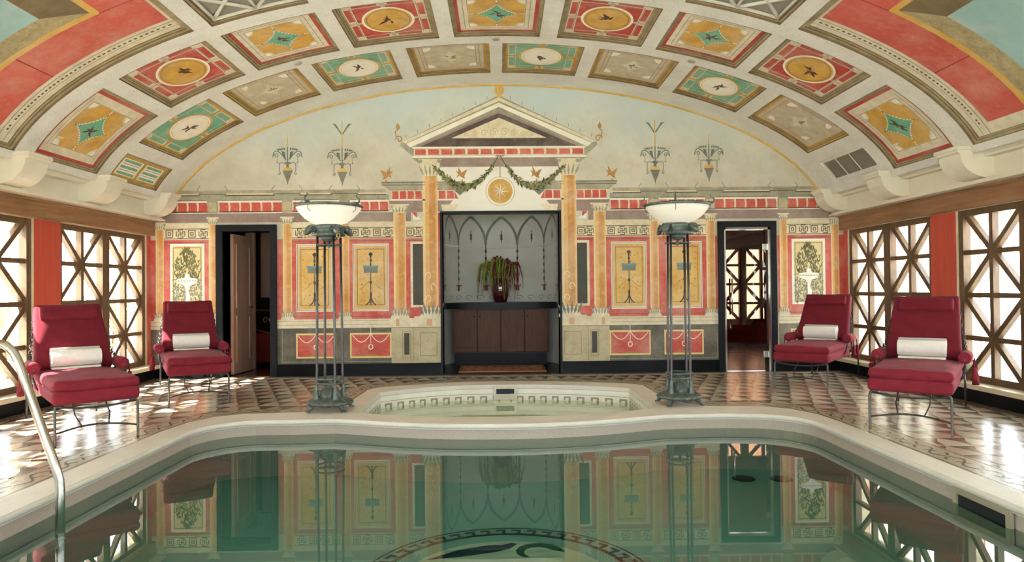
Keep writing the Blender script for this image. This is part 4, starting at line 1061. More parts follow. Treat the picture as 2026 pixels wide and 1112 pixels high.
# ================================================================== NICHE with cabinet
ny = MB()
XN0, XN1, YB = -.93, .95, 11.45
prof = [(XN0, D+T-.01), (XN0, YB)]+[(.01+.94*cos(a), YB+.72*sin(a)) for a in [PI-PI*i/24 for i in range(1, 24)]]+[(XN1, YB), (XN1, D+T-.01)]
k = len(prof)
ny.add([(x, y, z) for z in (0, 2.9) for x, y in prof], [(i, i+1, k+i+1, k+i) for i in range(k-1)], True)
niche = struct(ny.build('wall_niche', mat('niche_plaster', 'D5D4CC', 'C2C1B8', rough=.6, scale=3, amt=.5), fixn=False), 'curved pale grey wall of the niche painted with pointed arches', 'wall')
cb = MB(); cb.prism([(x, y) for x, y in prof], 2.88, 2.95); struct(cb.build('ceiling_niche', white_p), 'plain white ceiling of the niche', 'ceiling')
fb = MB(); fb.prism([(-.9, D-.0), (.92, D-.0)]+[(x, y) for x, y in prof[::-1]], -.05, .001); struct(fb.build('floor_niche', blackst), 'polished black stone floor of the niche', 'floor')
def npt(u, z, off=.006):
    """u = 0..1 along the curved niche wall"""
    a = PI-PI*u; return Vector((.01+(.94-off)*cos(a), YB+(.72-off)*sin(a), z))
am = mat('niche_arch_paint', '8D9089', '777A73', rough=.6)
def nribbon(name, pts, w, m, off=.006):
    b = MB()
    for (u0, z0), (u1, z1) in zip(pts, pts[1:]):
        p, q = npt(u0, z0, off), npt(u1, z1, off); d = (q-p).normalized(); nrm = Vector(((.01-p.x), YB-p.y, 0)).normalized(); s_ = d.cross(nrm).normalized()*w/2
        b.add([p-s_, q-s_, q+s_, p+s_], [(0, 1, 2, 3)])
    return b.build(name, m, niche)
US = [.0, .2, .4, .6, .8, 1.0]; US = [.04, .22, .41, .60, .79, .97]
for u0, u1 in zip(US, US[1:]):
    um = (u0+u1)/2
    nribbon('painted_arch', [(u0+(um-u0)*(1-cos(i/8*PI/3))*2, 2.02+.48*sin(i/8*PI/3)/sin(PI/3)) for i in range(9)], .045, am)
    nribbon('painted_arch', [(u1-(u1-um)*(1-cos(i/8*PI/3))*2, 2.02+.48*sin(i/8*PI/3)/sin(PI/3)) for i in range(9)], .045, am)
    nribbon('arch_pendant', [(um, 2.1), (um, 2.2)], .035, slate, .008); nribbon('arch_pendant', [(um, 2.05), (um, 2.26)], .012, slate, .009)
for u in US:
    nribbon('painted_stem', [(u, 1.3), (u, 2.02)], .014, slate)
    for z in (1.4, 1.52, 1.64, 1.76, 1.88): nribbon('stem_bud', [(u, z), (u, z+.05)], .035, slate, .008)
    nribbon('stem_cup', [(u, 1.22), (u, 1.30)], .07, mat('niche_red', '9A4A44', '7E3833', rough=.6), .008); nribbon('stem_cup_rim', [(u-.022, 1.31), (u+.022, 1.31)], .02, MATS['niche_red'], .009)
prl = MB()
for i in range(62):
    u = .05+.9*i/61; prl.lathe([(.0, -.014), (.014, 0), (0, .014)], npt(u, 1.97+.02*cos(i/61*2*PI), .012), 6)
prl.build('painted_pearls', white_p, niche)
for i in range(12): nribbon('painted_scroll', [(.06+.078*i+.03*cos(a*.9)*(1-a/10), 1.1+.05*sin(a*.9)*(1-a/10)) for a in range(8)], .012, corn_g)
# cabinet
cabr = empty('wood_cabinet', (0, 11.42, 0)); tag(cabr, 'dark brown wooden cabinet in the niche under the black worktop', 'cabinet')
m = MB(); m.box(-.785, .785, .02, .55, .205, .92); m.build('body', wood_c, cabr)
m = MB(); m.box(-.76, .76, .03, .5, .001, .204); m.build('plinth', blackst, cabr)
for i in range(4):
    x0 = -.775+.388*i; d = MB(); d.bevbox(x0+.004, x0+.384, -.004, .018, .215, .905, .006); do = d.build('door', wood_c, cabr)
    p = MB()
    for (a, b_, c_, e) in ((x0+.012, x0+.06, .225, .895), (x0+.328, x0+.376, .225, .895), (x0+.06, x0+.328, .84, .895), (x0+.06, x0+.328, .225, .28)): p.box(a, b_, -.012, -.004, c_, e)
    p.build('door_frame', wood_c, do)
    kx = x0+(.345 if i % 2 == 0 else .043); kb = MB(); kb.lathe([(.006, 0), (.006, .012), (.013, .018), (.012, .026), (0, .03)], n=12, M=Matrix.Translation((kx, -.012, .80)) @ Matrix.Rotation(PI/2, 4, 'X')); kb.build('knob', steel, do)
wt = MB(); wp_ = [(-.90, 11.46)]+[(-.88+1.77*i/16, 11.40-.05*sin(PI*i/16)) for i in range(17)]+[(.915, 11.46)]+[(.01+.915*cos(a), YB+.70*sin(a)) for a in [PI*i/16 for i in range(1, 16)]]
wt.prism(wp_, .925, 1.025); tag(wt.build('worktop', mat('worktop_black', '0C0D0E', '131416', rough=.3, scale=3, spec=.1)), 'glossy black bowed stone worktop on the niche cabinet', 'worktop')
# vase and hanging amaranth
vz = 1.026; VX, VY = .0, 11.66
va = MB(); va.lathe([(0, 0), (.085, 0), (.10, .012), (.135, .1), (.155, .2), (.155, .29), (.135, .36), (.12, .385), (.125, .40), (.115, .40), (.11, .38), (.0, .36)], (0, 0, 0), 32)
vo = va.build('vase', mat('vase_glaze', '4A1A1C', '2E0F12', rough=.1, spec=.7, coat=.6)); vo.location = (VX, VY, vz); tag(vo, 'glossy dark red vase on the black worktop', 'vase')
fr_ = empty('amaranth_bunch', (VX, VY, vz+.37)); tag(fr_, 'bunch of drooping green and burgundy amaranth in the dark vase', 'flowers')
ag = mat('amaranth_green', '8E9A3C', '6E7A28', rough=.8, scale=30, bump=.6, bscale=120); ar = mat('amaranth_burgundy', '7E1F32', '5C1424', rough=.8, scale=30, bump=.6, bscale=120); lf = mat('amaranth_leaf', '5C7030', '44561F', rough=.7, scale=20)
rnd = random.Random(12)
for i in range(96):
    a = rnd.random()*2*PI; q = rnd.random()**.7; rad = .05+.30*q; hgt = .40-.16*q+.06*(rnd.random()-.5); drop = .22+.52*rnd.random()*(.5+.5*q)
    if sin(a) > .3: rad *= .7
    pts = []; rs = []; nt_ = 16; sw_ = rnd.random()*6
    for t in range(nt_):
        u = t/(nt_-1)
        if u < .5: w = u/.5; r_ = rad*(1-cos(w*PI/2))**.75; z = hgt*sin(w*PI/2)
        else: w = (u-.5)/.5; r_ = rad+.05*q*sin(w*PI/2); z = hgt-drop*w**1.5
        pts.append((r_*cos(a)+.014*sin(t*.6+sw_), r_*sin(a)+.010*cos(t*.7+sw_), z)); rs.append(.003 if u < .38 else max(.003, (.011+.004*sin(t*2.3+i))*(1.05-u**4)))
    green = (cos(a) < .35 and rnd.random() < .75) or rnd.random() < .35
    b = MB(); b.tube(pts, rs, 6); b.build('flower_tassel', ag if green else ar, fr_)
for i in range(26):
    a = rnd.random()*2*PI; r_ = .05+.2*rnd.random(); z = .05+.2*rnd.random(); b = MB(); c = Vector((r_*cos(a), r_*sin(a), z)); d = Vector((cos(a), sin(a), .3-.6*rnd.random()))*.09; w = Vector((-sin(a), cos(a), .1))*.03
    b.add([c, c+d*.5-w, c+d, c+d*.5+w, c+d*.5+Vector((0, 0, .012))], [(0, 1, 4), (1, 2, 4), (2, 3, 4), (3, 0, 4)]); b.build('leaf', lf, fr_)
# rug
rg = empty('doormat_rug', (.02, 10.85, .002)); tag(rg, 'narrow tan rug with dark motifs before the cabinet', 'rug')
m = MB(); m.bevbox(-.66, .66, -.42, .38, 0, .016, .005); m.build('rug_field', mat('rug_tan', 'A9754F', '8E5C3B', rough=.95, scale=40, bump=.4, bscale=200), rg)
m = MB()
for p in frame_polys(-.64, .64, -.40, .36, .02): m.prism(p, .015, .0175)
m.build('rug_edge', mat('rug_rust', '7C3F2A', '64301F', rough=.95), rg)
rnd = random.Random(4); rdk = mat('rug_dark', '3A2A22', '2A1D17', rough=.95)
for i in range(18):
    x = -.56+1.12*(i % 9)/8+.05*(rnd.random()-.5); yv = (-.2 if i < 9 else .18)+.1*(rnd.random()-.5)
    m = MB(); m.prism(disc(x, yv, .02+.02*rnd.random(), 7, .035), .015, .018); m.build('rug_motif', rdk, rg)

# ================================================================== LEFT DOORWAY room
m = MB(); x0, x1, y0, y1 = -4.75, -2.9, D+T, 13.2
def roombox(nm, x0, x1, y0, y1, h, wm_, fm_, l1, l2, l3):
    w = MB(); w.box(x0-.05, x0, y0, y1, 0, h); w.box(x1, x1+.05, y0, y1, 0, h); w.box(x0-.05, x1+.05, y1, y1+.05, 0, h)
    o = struct(w.build('wall_'+nm, wm_), l1, 'wall')
    f = MB(); f.box(x0, x1, D+.001, y1, -.05, 0); struct(f.build('floor_'+nm, fm_), l2, 'floor')
    c = MB(); c.box(x0-.05, x1+.05, y0, y1+.05, h, h+.05); struct(c.build('ceiling_'+nm, white_p), l3, 'ceiling')
    return o
roombox('changing', -4.75, -2.9, D+T, 13.2, 2.6, mat('lacquer_brown', '3A2019', '2A1510', rough=.4), mat('dark_floor', '3D2C20', '2C1F17', rough=.15, scale=3), 'dark lacquered walls behind the open wooden door', 'dark polished floor behind the open wooden door', 'ceiling of the dark room behind the wooden door')
w = MB(); w.box(-4.86, -4.81, D+T, 13.3, -.2, 2.7); struct(w.build('wall_outer', ter), 'pale outer face of the room beyond the left windows', 'wall')
dr = empty('door_1', (LD[0]+.015, D+T-.02, 0), math.radians(86)); struct(dr, 'open brown panelled wooden door in the left doorway', 'door')
m = MB(); m.box(0, .66, -.045, 0, .012, 2.10); m.build('leaf', wood_d, dr)
for z0, z1 in ((.18, .88), (1.0, 1.95)):
    m = MB()
    for p in frame_polys(.09, .57, z0, z1, .03): m.prism(p, -.058, -.044, f3=lambda x, z, t: (x, t, z))
    m.build('panel_moulding', wood_d, dr)
    m = MB(); m.box(.14, .52, -.05, -.044, z0+.05, z1-.05); m.build('panel', wood_d, dr)
m = MB(); m.tube([(.60, -.045, 1.0), (.60, -.09, 1.0), (.54, -.095, 1.0), (.50, -.095, 1.0)], .011, 8); m.lathe([(0, -.004), (.026, -.004), (.026, .004), (0, .008)], n=14, M=Matrix.Translation((.60, -.048, 1.0)) @ Matrix.Rotation(PI/2, 4, 'X')); m.build('handle', mat('brass_dark', '6E5A38', '4E3E25', rough=.3, metal=.9), dr)
jb = MB(); jb.box(-4.13, -4.02, 11.34, 11.40, 0, 2.3); jb.box(-4.02, -3.985, 11.36, 11.42, 0, 2.3)
struct(jb.build('trim_11', wood_d), 'brown wooden door casing inside the left doorway', 'trim')
wc = empty('wall_cupboard', (-4.09, 12.3, 0)); tag(wc, 'tall brown wall cupboard seen through the left doorway', 'cupboard')
m = MB(); m.box(-.12, .45, 0, .35, 1.12, 2.35); m.build('body', wood_c, wc)
m = MB(); m.bevbox(-.11, .165, -.02, -.001, 1.14, 2.33, .006); m.build('door', wood_d, wc)
m = MB(); m.bevbox(.17, .44, -.02, -.001, 1.14, 2.33, .006); m.build('door', wood_d, wc)
ch = empty('lacquer_chest', (-3.74, 11.75, 0)); tag(ch, 'red and black lacquered chest with gold curved edge behind the doorway', 'chest')
m = MB(); m.bevbox(-.42, .3, 0, .45, .03, .92, .012); m.build('body', mat('lacquer_black', '17100E', '241714', rough=.15, coat=.4), ch)
m = MB(); m.box(-.4, .28, -.008, -.001, .06, .55); m.build('red_front', mat('lacquer_red', '7E2A20', '64201A', rough=.2, coat=.4), ch)
m = MB(); m.tube([(-.42, -.012, .93), (.3, -.012, .93)], .014, 6); m.tube([(-.42+.72*i/14, -.012, .62-.12*sin(PI*i/28*1.0)) for i in range(15)], .012, 6); m.build('gold_edge', mat('gold', 'C99B4A', 'A87C34', rough=.3, metal=.8), ch)
m = MB()
for k in range(3): m.tube([(-.2+.1*k+.05*cos(a*.8)*(1-a/12), -.012, .76+.06*sin(a*.8)*(1-a/12)) for a in range(10)], .007, 5)
m.build('gold_scrolls', MATS['gold'], ch)

# ================================================================== RIGHT DOORWAY room and glass door
w = MB(); sx0, sx1, sy0, sy1 = 2.95, 6.7, D+T, 14.6
w.box(sx0-.05, sx0, sy0, sy1, 0, 2.6); w.box(sx1, sx1+.05, sy0, sy1, 0, 2.6)
w.box(sx0-.05, 4.3, sy1, sy1+.1, 0, 2.6); w.box(4.3, sx1+.05, sy1, sy1+.1, 0, .5); w.box(4.3, sx1+.05, sy1, sy1+.1, 2.1, 2.6)
struct(w.build('wall_lounge', mat('warm_plaster', '9A6A50', '85573E', rough=.6, scale=2)), 'warm brown walls of the room behind the glass door', 'wall')
w = MB(); w.box(sx1+.051, sx1+.09, sy0-.1, sy1+.1, -.2, 2.7); w.box(5.4, sx1+.05, sy0-.1, sy0-.06, -.2, 2.7); struct(w.build('wall_outside', ter), 'pale outer face of the room beyond the right windows', 'wall')
w = MB(); w.box(sx0, sx1, D+.001, sy1, -.05, 0); struct(w.build('floor_lounge', mat('warm_floor', 'B9714A', 'A0603C', rough=.25, scale=4)), 'warm terracotta floor behind the glass door', 'floor')
w = MB(); w.box(sx0-.05, sx1+.05, sy0, sy1+.1, 2.6, 2.65); struct(w.build('ceiling_lounge', wood_b), 'wooden ceiling of the room behind the glass door', 'ceiling')
for i in range(3): lattice((4.31+.795*i, 14.62, .5), (1, 0, 0), (0, -1, 0), .79, 1.6, 'brown lattice window added for the reflection in the glass door, %s' % ['leftmost of three', 'middle of three', 'rightmost of three'][i])  # added windows, standing in for the lattice reflected in the door glass
sf_ = MB(); sf_.box(RD[0], RD[0]+.03, D-.02, D+.06, 0, 2.12); sf_.box(RD[1]-.035, RD[1], D-.02, D+.06, 0, 2.12); sf_.box(RD[0], RD[1], D-.02, D+.06, 2.085, 2.12)
struct(sf_.build('trim_12', steel), 'slim steel lining inside the glass door frame', 'trim')
gd = empty('door_2', (RD[1]-.055, D+.02, 0), 0); struct(gd, 'brown tinted glass door with a long steel handle', 'door')
m = MB(); m.box(-.585, 0, -.005, .005, .012, 2.075); m.build('pane', brown_gl, gd)
for z in (.20, 1.78):
    m = MB(); m.bevbox(-.05, .04, -.022, .022, z, z+.10, .006); m.build('hinge', steel, gd)
m = MB()
for yy in (-.055, .055):
    m.tube([(-.52, yy, .83), (-.52, yy, 1.37)], .012, 10)
for z in (.92, 1.28): m.tube([(-.52, -.055, z), (-.52, .055, z)], .007, 8)
m.build('handle', steel, gd)

# ================================================================== LAMPS
def torchiere(loc, label, rz=0, watts=2.5):
    root = empty('floor_lamp', loc, rz); tag(root, label, 'lamp', 'bronze bowl lamps flanking the spa')
    m = MB(); lobes = lambda a, r, z: 1+(.045*cos(20*a) if r > .1 else 0)
    m.lathe([(0, .05), (.16, .05), (.215, .062), (.235, .078), (.225, .098), (.19, .115), (.15, .13), (.125, .14), (.12, .15), (.105, .19), (.07, .225), (.03, .24), (.018, .25), (.014, .275), (.024, .29), (.01, .315), (0, .32)], n=80, mod=lobes); m.build('base', bronze, root)
    for k in range(4):
        a = PI/4+k*PI/2; f = MB(); f.tube([(.15*cos(a), .15*sin(a), .075), (.2*cos(a), .2*sin(a), .06), (.235*cos(a), .235*sin(a), .035), (.245*cos(a), .245*sin(a), .018)], [.02, .024, .022, .018], 8)
        for d in (-.25, 0, .25): f.tube([(.235*cos(a), .235*sin(a), .02), (.272*cos(a+d*.4), .272*sin(a+d*.4), .008)], [.013, .007], 6)
        f.build('claw_foot', bronze, root)
    off = PI/4-.18
    for k in range(4):
        a = off+k*PI/2; p = MB(); p.tube([(.145*cos(a), .145*sin(a), .10), (.14*cos(a), .14*sin(a), .25), (.133*cos(a), .133*sin(a), 1.0), (.125*cos(a), .125*sin(a), 1.80)], [.017, .0135, .0125, .0125], 10); po = p.build('pole', iron, root)
        c = MB(); c.lathe([(.012, 0), (.03, .0), (.034, .02), (.022, .05), (.026, .07), (.018, .12), (.013, .15)], (.145*cos(a), .145*sin(a), .11), 12); c.build('pole_foot', bronze, po)
    for z, r in ((.285, .138), (.33, .138), (1.715, .127)):
        g = MB(); g.tube([(r*cos(2*PI*i/32), r*sin(2*PI*i/32), z) for i in range(32)], .009, 8, closed=True); g.build('ring', bronze, root)
    c = MB(); c.lathe([(0, 1.80), (.10, 1.80), (.165, 1.81), (.17, 1.83), (.15, 1.845), (.16, 1.88), (.175, 1.90), (.165, 1.915), (.11, 1.93), (.0, 1.93)], n=40); c.lathe([(0, 1.80), (.09, 1.80), (.085, 1.775), (.05, 1.755), (.016, 1.745), (.012, 1.72), (.02, 1.705), (.0, 1.68)], n=20); c.build('collar', bronze, root)
    for k in range(4):    # ram heads round the collar
        a = off+k*PI/2; M_ = Matrix.Rotation(a, 4, 'Z') @ Matrix.Translation((.175, 0, 1.855)); h = MB()
        h.tube([M_ @ Vector(q) for q in ((-.03, 0, .03), (.01, 0, .03), (.04, 0, .01), (.065, 0, -.02), (.075, 0, -.035))], [.03, .042, .04, .027, .016], 10)
        for sg in (-1, 1): h.tube([M_ @ Vector((.012+.028*cos(u*.7), sg*(.032+.006*u*.5), .028+.03*sin(u*.7))) for u in range(10)], [.013-.0009*u for u in range(10)], 6)
        h.build('ram_head', bronze, root)
        rg_ = MB(); rg_.tube([M_ @ Vector((.078, .018*cos(2*PI*i/14), -.055+.022*sin(2*PI*i/14))) for i in range(14)], .004, 6, closed=True); rg_.build('head_ring', MATS['gold'], root)
    b = MB(); b.lathe([(0, 1.925), (.10, 1.928), (.18, 1.95), (.25, 1.995), (.305, 2.055), (.338, 2.11), (.33, 2.112), (.297, 2.062), (.24, 2.005), (.17, 1.962), (.0, 1.94)], n=48); b.build('bowl', bowlm, root)
    r = MB(); r.tube([(.338*cos(2*PI*i/48), .338*sin(2*PI*i/48), 2.118) for i in range(48)], .0145, 8, closed=True); ro_ = r.build('bowl_rim', bronze, root)
    for k in range(4):
        a = off+.55+k*PI/2; hk = MB(); M_ = Matrix.Rotation(a, 4, 'Z') @ Matrix.Translation((.338, 0, 2.118))
        hk.tube([M_ @ Vector(q) for q in ((-.04, 0, .01), (-.01, 0, .022), (.02, 0, .014), (.042, 0, .03), (.04, 0, .06), (.015, 0, .075), (.005, 0, .09), (.012, 0, .105))], [.010, .014, .013, .010, .008, .007, .006, .004], 8)
        hk.tube([M_ @ Vector((-.002, 0, -.01)), M_ @ Vector((.0, 0, -.05)), M_ @ Vector((-.038, 0, -.075))], .0035, 6); hk.build('rim_hook', bronze, ro_)
    pl = bpy.data.lights.new('bowl_bulb', 'POINT'); pl.energy = watts; pl.shadow_soft_size = .05; pl.color = (1, .95, .88); po = bpy.data.objects.new('bowl_bulb', pl); COL.objects.link(po); po.location = (loc[0], loc[1], loc[2]+2.07)
    return root
torchiere((-1.785, 7.30, .004), 'bronze floor lamp with white bowl left of the spa', .0, 5)
torchiere((1.90, 7.42, .004), 'bronze floor lamp with white bowl right of the spa', .12)

# ================================================================== CHAISES and towels
def axis_vals(h, r, n):
    v = [-h, -h+.12*r, -h+.4*r, -h+r]; v += [(-h+r)+(2*h-2*r)*i/n for i in range(1, n)]; v += [h-r, h-.4*r, h-.12*r, h]; return v
def cushion(mb, w, l, h, r, M, n=(6, 10, 2), bulge=.015, wr=.006, seed=0, shape=None):
    ax = [axis_vals(q/2, min(r, q/2*.98), k) for q, k in zip((w, l, h), n)]; H = (w/2, l/2, h/2); idx = {}; vs = []; fs = []
    def V(i, j, k):
        key = (i, j, k)
        if key in idx: return idx[key]
        q = [ax[0][i], ax[1][j], ax[2][k]]; c = [max(-(a-min(r, a*.98)), min(a-min(r, a*.98), x)) for x, a in zip(q, H)]
        d = Vector([x-y for x, y in zip(q, c)])
        p = Vector(c)+(d.normalized()*min(r, max(abs(e) for e in d)) if d.length > 1e-7 else Vector())
        b = (1-(q[0]/H[0])**2)*(1-(q[1]/H[1])**2)
        p.z += bulge*(b**.6)*(1 if q[2] > 0 else -.3 if q[2] < 0 else 0)
        nz_ = noise.noise(Vector((p.x*5+seed, p.y*7, p.z*5)))+.5*noise.noise(Vector((p.x*12+seed, p.y*14, 3)))
        p += Vector((nz_*wr*.6*(1 if abs(q[0]) > H[0]*.9 else 0), nz_*wr*.6*(1 if abs(q[1]) > H[1]*.9 else 0), nz_*wr))
        if shape: p = shape(p)
        idx[key] = len(vs); vs.append(M @ p); return idx[key]
    N = [len(a)-1 for a in ax]
    for (a, b_, c) in ((0, 1, 2), (1, 2, 0), (0, 2, 1)):
        for e in (0, N[c]):
            for i in range(N[a]):
                for j in range(N[b_]):
                    qs = []
                    for (di, dj) in ((0, 0), (1, 0), (1, 1), (0, 1)):
                        t = [0, 0, 0]; t[a] = i+di; t[b_] = j+dj; t[c] = e; qs.append(V(*t))
                    fs.append(tuple(qs))
    mb.add(vs, fs, True)
SY = .475                                             # seat deck
def make_chaise():
    root = empty('chaise_longue')
    fr = MB(); hw = .29; L = 1.74
    for sx in (-1, 1):
        fr.tube([(sx*hw, .02, .335), (sx*hw, .6, .345), (sx*hw, 1.2, .345), (sx*hw*1.02, L, .335)], .010, 8)
    fr.tube([(-hw+2*hw*i/12, .015-.0*i, .318-.028*sin(PI*i/12)) for i in range(13)], .009, 8)
    fr.tube([(-hw, .5, .34), (hw, .5, .34)], .008, 6); fr.tube([(-hw, 1.15, .345), (hw, 1.15, .345)], .009, 6); fr.tube([(-hw, L, .335), (hw, L, .335)], .009, 6)
    fo = fr.build('frame', iron_d, root)
    for sx in (-1, 1):
        l = MB(); l.tube([(sx*(hw-.05), .02, .325), (sx*(hw-.01), .015, .33), (sx*(hw+.008), .01, .315), (sx*(hw+.012), .008, .28), (sx*(hw+.012), .0, .012), (sx*(hw+.014), -.004, 0)], .0105, 8); l.build('leg', iron, root)
        l = MB(); l.tube([(sx*hw*1.02, L, .335), (sx*(hw+.012), L+.012, .25), (sx*(hw+.014), L+.02, 0)], .0105, 8); l.build('leg', iron, root)
    st = MB(); st.tube([(-hw-.01+2*(hw+.01)*i/14, .01+.09*sin(PI*i/14), .105+.03*sin(PI*i/14)) for i in range(15)], .008, 8); st.build('stretcher', iron_d, root)
    for sx in (-1, 1):
        st = MB(); st.tube([(sx*.10, .10, .135), (sx*.13, .22, .21), (sx*.12, .48, .34)], .006, 6); st.build('strut', iron_d, root)
    I = Matrix.Identity(4)
    c = MB(); cushion(c, .64, 1.18, .115, .035, Matrix.Translation((0, .575, .388)), bulge=.0, wr=.003); lm = c.build('lower_mattress', fab, root)
    c = MB(); cushion(c, .645, 1.20, .085, .04, Matrix.Translation((0, .59, .476)), n=(14, 26, 2), bulge=.026, wr=.014, seed=4); c.build('seat_cushion', fab, root)
    a = Vector((0, 1.10, .50)); b_ = Vector((0, 1.53, 1.075)); d = (b_-a).normalized(); nn = Vector((0, -d.z, d.y)); ln = (b_-a).length
    MM = Matrix(((1, 0, 0, 0), (0, d.y, nn.y, 0), (0, d.z, nn.z, 0), (0, 0, 0, 1)))
    mid = (a+b_)/2+nn*.055
    tap = lambda p: Vector((p.x*(1-.11*(p.y/ln+.5)), p.y, p.z))
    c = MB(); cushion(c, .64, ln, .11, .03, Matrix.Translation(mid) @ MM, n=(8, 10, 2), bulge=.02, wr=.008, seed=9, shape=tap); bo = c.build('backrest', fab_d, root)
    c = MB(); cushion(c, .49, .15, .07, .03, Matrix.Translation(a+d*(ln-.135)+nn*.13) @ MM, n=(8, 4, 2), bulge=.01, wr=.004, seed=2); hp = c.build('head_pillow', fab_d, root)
    c = MB()
    for sx in (-1, 1): c.tube([a+nn*-.01+Vector((sx*.29, 0, 0)), b_+nn*-.01+Vector((sx*.265, 0, 0))], .010, 8)
    c.tube([b_+nn*-.01+Vector((-.265, 0, 0)), b_+nn*-.01+Vector((.265, 0, 0))], .010, 8); c.build('back_frame', iron_d, root)
    for sx in (-1, 1):
        ar_ = MB(); x = sx*.355
        ar_.tube([(sx*.295, .80, .345), (sx*.335, .80, .40), (sx*.362, .80, .50), (x, .80, .56)], .009, 8); ar_.tube([(sx*.295, 1.12, .345), (sx*.345, 1.12, .42), (x, 1.12, .56)], .009, 8); ar_.tube([(x, .78, .56), (x, 1.16, .56)], .009, 8)
        ao = ar_.build('arm', iron, root)
        bl = MB(); bl.lathe([(0, -.145), (.03, -.148), (.05, -.141), (.055, -.13), (.053, 0), (.055, .13), (.05, .141), (.03, .148), (0, .145)], n=20, M=Matrix.Translation((x, .93, .575)) @ Matrix.Rotation(PI/2, 4, 'X')); bl.build('arm_bolster', fab, ao)
        for yy, lnn in ((1.06, .22), (.86, .12)):
            t = MB(); z0 = .53; t.tube([(x+sx*.06, yy, z0+.03), (x+sx*.068, yy, z0-.05)], .006, 6)
            t.lathe([(.004, 0), (.018, -.012), (.02, -.03), (.013, -.045), (.024, -.08), (.03, -.05-lnn*.6), (.0, -.05-lnn*.6)], (x+sx*.068, yy, z0-.04), 12); t.build('tassel', fab, ao)
        p0 = Vector((sx*.285, 1.42, .98)); p1 = Vector((x, 1.10, .60)); chn = MB(); nl = 13
        for i in range(nl):
            u = (i+.5)/nl; c = p0.lerp(p1, u)+Vector((0, 0, -.05*sin(PI*u))); t_ = (p1-p0).normalized(); sd = (t_.cross(Vector((1, 0, 0))) if i % 2 else Vector((1, 0, 0))); sd = (sd-t_*sd.dot(t_)).normalized()
            chn.tube([c+t_*.026*cos(2*PI*k/10)+sd*.014*sin(2*PI*k/10) for k in range(10)], .0042, 5, closed=True)
        tag(chn.build('chain', iron_d, root), 'row of dark iron links')
    return root
def make_towel():
    m = MB(); L = .40; turns = 3.2; n = 64; outer = []; inner = []
    for i in range(n+1):
        u = i/n; a = u*turns*2*PI; r = .012+.086*u
        outer.append((r*cos(a)*1.05, r*sin(a)*.96)); rr = r-.02; inner.append((rr*cos(a)*1.05, rr*sin(a)*.96))
    vs = []; xs_ = [-L/2, -L/2+.008, -L/4, 0, L/4, L/2-.008, L/2]
    for x in xs_:
        k = .985 if abs(x) > L/2-.004 else 1+.01*sin(x*30)
        vs += [(x, p[0]*k, p[1]*k) for p in outer]
    q = n+1; fs = []
    for j in range(len(xs_)-1):
        for i in range(n): fs.append((j*q+i, j*q+i+1, (j+1)*q+i+1, (j+1)*q+i))
    m.add(vs, fs, True)
    for x in (-L/2, L/2):
        m.add([(x, *p) for p in outer]+[(x, *p) for p in inner], [(i, i+1, q+i+1, q+i) for i in range(n)])
    # loose flap under the roll
    m.box(-L/2+.004, L/2-.004, -.06, .085, -.104, -.086)
    return m.build('rolled_towel', towel_m)
ch0 = make_chaise(); tw0 = make_towel()
spots = [((-3.365, 5.875), 40, 'red cushioned chaise longue nearest the steel pool handrail', 'white rolled towel on the chaise nearest the steel handrail'),
         ((-3.315, 7.72), 28.5, 'red cushioned chaise longue beside the open wooden door', 'white rolled towel on the chaise beside the open wooden door'),
         ((3.44, 5.83), -37, 'red cushioned chaise longue nearer the viewer on the right, before the red pilaster', 'cream rolled towel on the nearer right chaise'),
         ((3.585, 8.30), -38, 'red cushioned chaise longue beside the brown glass door', 'white rolled towel on the chaise beside the glass door')]
for i, ((x, y), a, l1, l2) in enumerate(spots):
    c = ch0 if i == 0 else copy_tree(ch0)
    c.location = (x, y, .002); c.rotation_euler = (0, 0, math.radians(a)); tag(c, l1, 'chaise', 'red chaises beside the pool')
    t = tw0 if i == 0 else copy_obj(tw0, None)
    M_ = Matrix.Translation((x, y, .002)) @ Matrix.Rotation(math.radians(a), 4, 'Z'); t.location = M_ @ Vector((0, .985, .645)); t.rotation_euler = (0, 0, math.radians(a)); tag(t, l2, 'towel', 'rolled towels on the chaises')

# ================================================================== HANDRAIL
hr = empty('pool_handrail', (-2.56, 4.09, 0)); tag(hr, 'curved steel ladder handrail at the left pool edge', 'handrail')
def rail(dy):
    m = MB(); P = [(.0, dy, -.5), (0, dy, .10), (-.004, dy, .16), (-.02, dy, .22), (-.235, dy, .84), (-.262, dy, .90), (-.31, dy, .945), (-.37, dy, .96), (-.50, dy, .96), (-.58, dy, .94), (-.62, dy, .88), (-.64, dy, .78), (-.66, dy, .0)]
    m.tube(P, .025, 16); return m.build('rail', steel, hr)
rail(0); rail(-.55)
for z in (-.178, -.40):
    m = MB(); m.bevbox(-.05, .06, -.55, 0, z-.015, z+.015, .006); m.build('tread', mat('tread_grey', 'A9B0A4', '8D958A', rough=.5), hr)
for dy in (0, -.55):
    m = MB(); m.lathe([(.027, .03), (.045, .02), (.055, .003), (.027, .003)], (-.66, dy, .0), 20); m.build('flange', steel, hr)

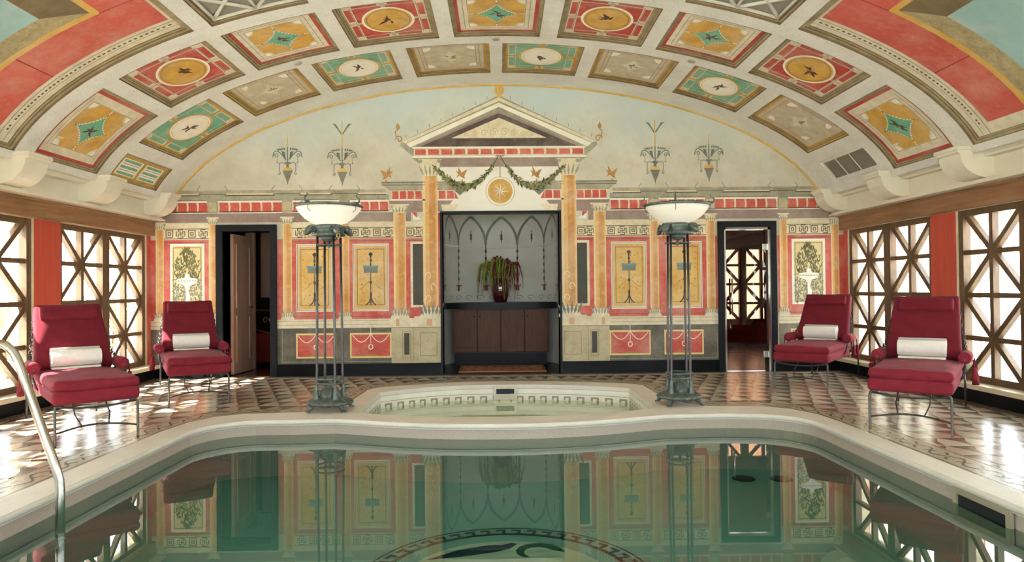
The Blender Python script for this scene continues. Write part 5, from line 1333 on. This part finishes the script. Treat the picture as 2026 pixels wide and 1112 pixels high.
# ================================================================== OUTSIDE
g = MB(); g.box(-26, -5.4, -12, 26, -.35, -.22); g.box(5.4, 26, -12, 26, -.35, -.22); g.box(-26, 26, -26, -2.2, -.36, -.23)
struct(g.build('ground', ter), 'pale sunlit terrace outside the windows', 'ground')
for s in (-1, 1):
    for k, y in enumerate((13.97, 10.9, 7.83, 4.76)):
        x = s*7.2; r = empty('garden_post', (x, y, -.22)); tag(r, 'red post of the %s garden colonnade, %s from the far end' % ('left' if s < 0 else 'right', ['first', 'second', 'third', 'fourth'][k]), 'post', 'red posts outside')
        m = MB(); m.bevbox(-.10, .10, -.10, .10, 0, 2.3, .012); m.build('shaft', redpil, r)
        m = MB(); m.bevbox(-.14, .14, -.14, .14, 0, .22, .012); m.build('foot', plast, r); m = MB(); m.bevbox(-.14, .14, -.14, .14, 2.3, 2.42, .012); m.build('cap', plast, r)
    m = MB(); m.box(*sorted((s*7.06, s*7.34)), -2, 16, 2.2, 2.45); struct(m.build('trim_%d' % (13 if s < 0 else 14), cream), 'cream beam over the %s garden colonnade' % ('left' if s < 0 else 'right'), 'beam')
    m = MB(); m.box(*sorted((s*5.34, s*5.55)), BACKY, D+.3, 2.3, 2.4); struct(m.build('trim_%d' % (15 if s < 0 else 16), cream), 'cream eave above the outside of the %s windows' % ('left' if s < 0 else 'right'), 'eave')
    rnd = random.Random(30+s)
    for k, (x, y, R0) in enumerate(((9.2, 16.6, 1.0), (8.8, 14.4, .9), (8.5, 12.2, .8))):
        if s > 0 and k != 0: continue
        b = MB()
        for i in range(700):
            d = Vector((rnd.gauss(0, 1), rnd.gauss(0, 1), rnd.gauss(0, 1))).normalized()*R0*(.6+.4*rnd.random()); d.z = abs(d.z)*1.5
            t = Vector((rnd.random()-.5, rnd.random()-.5, rnd.random()-.2)).normalized()*.12; w_ = t.orthogonal().normalized()*.035
            b.add([d, d+t*.5+w_, d+t, d+t*.5-w_], [(0, 1, 2, 3)])
        r = empty('garden_shrub', (s*x, y, -.22)); tag(r, 'green leafy shrub outside the %s windows, %s' % ('left' if s < 0 else 'right', ['by the far end', 'in the middle', 'nearest the viewer'][k]), 'shrub')
        tag(b.build('foliage', mat('shrub_leaf', '6F9A4A', '4E7A33', rough=.6, scale=6), r, fixn=False), kind='stuff')
        st_ = MB()
        for q in range(4): st_.tube([(.03*cos(q*1.6), .03*sin(q*1.6), 0), (.15*cos(q*1.6), .15*sin(q*1.6), R0*.7), (.3*cos(q*1.6), .3*sin(q*1.6), R0*1.2)], [.03, .02, .008], 6)
        st_.build('stem', wood_c, r)
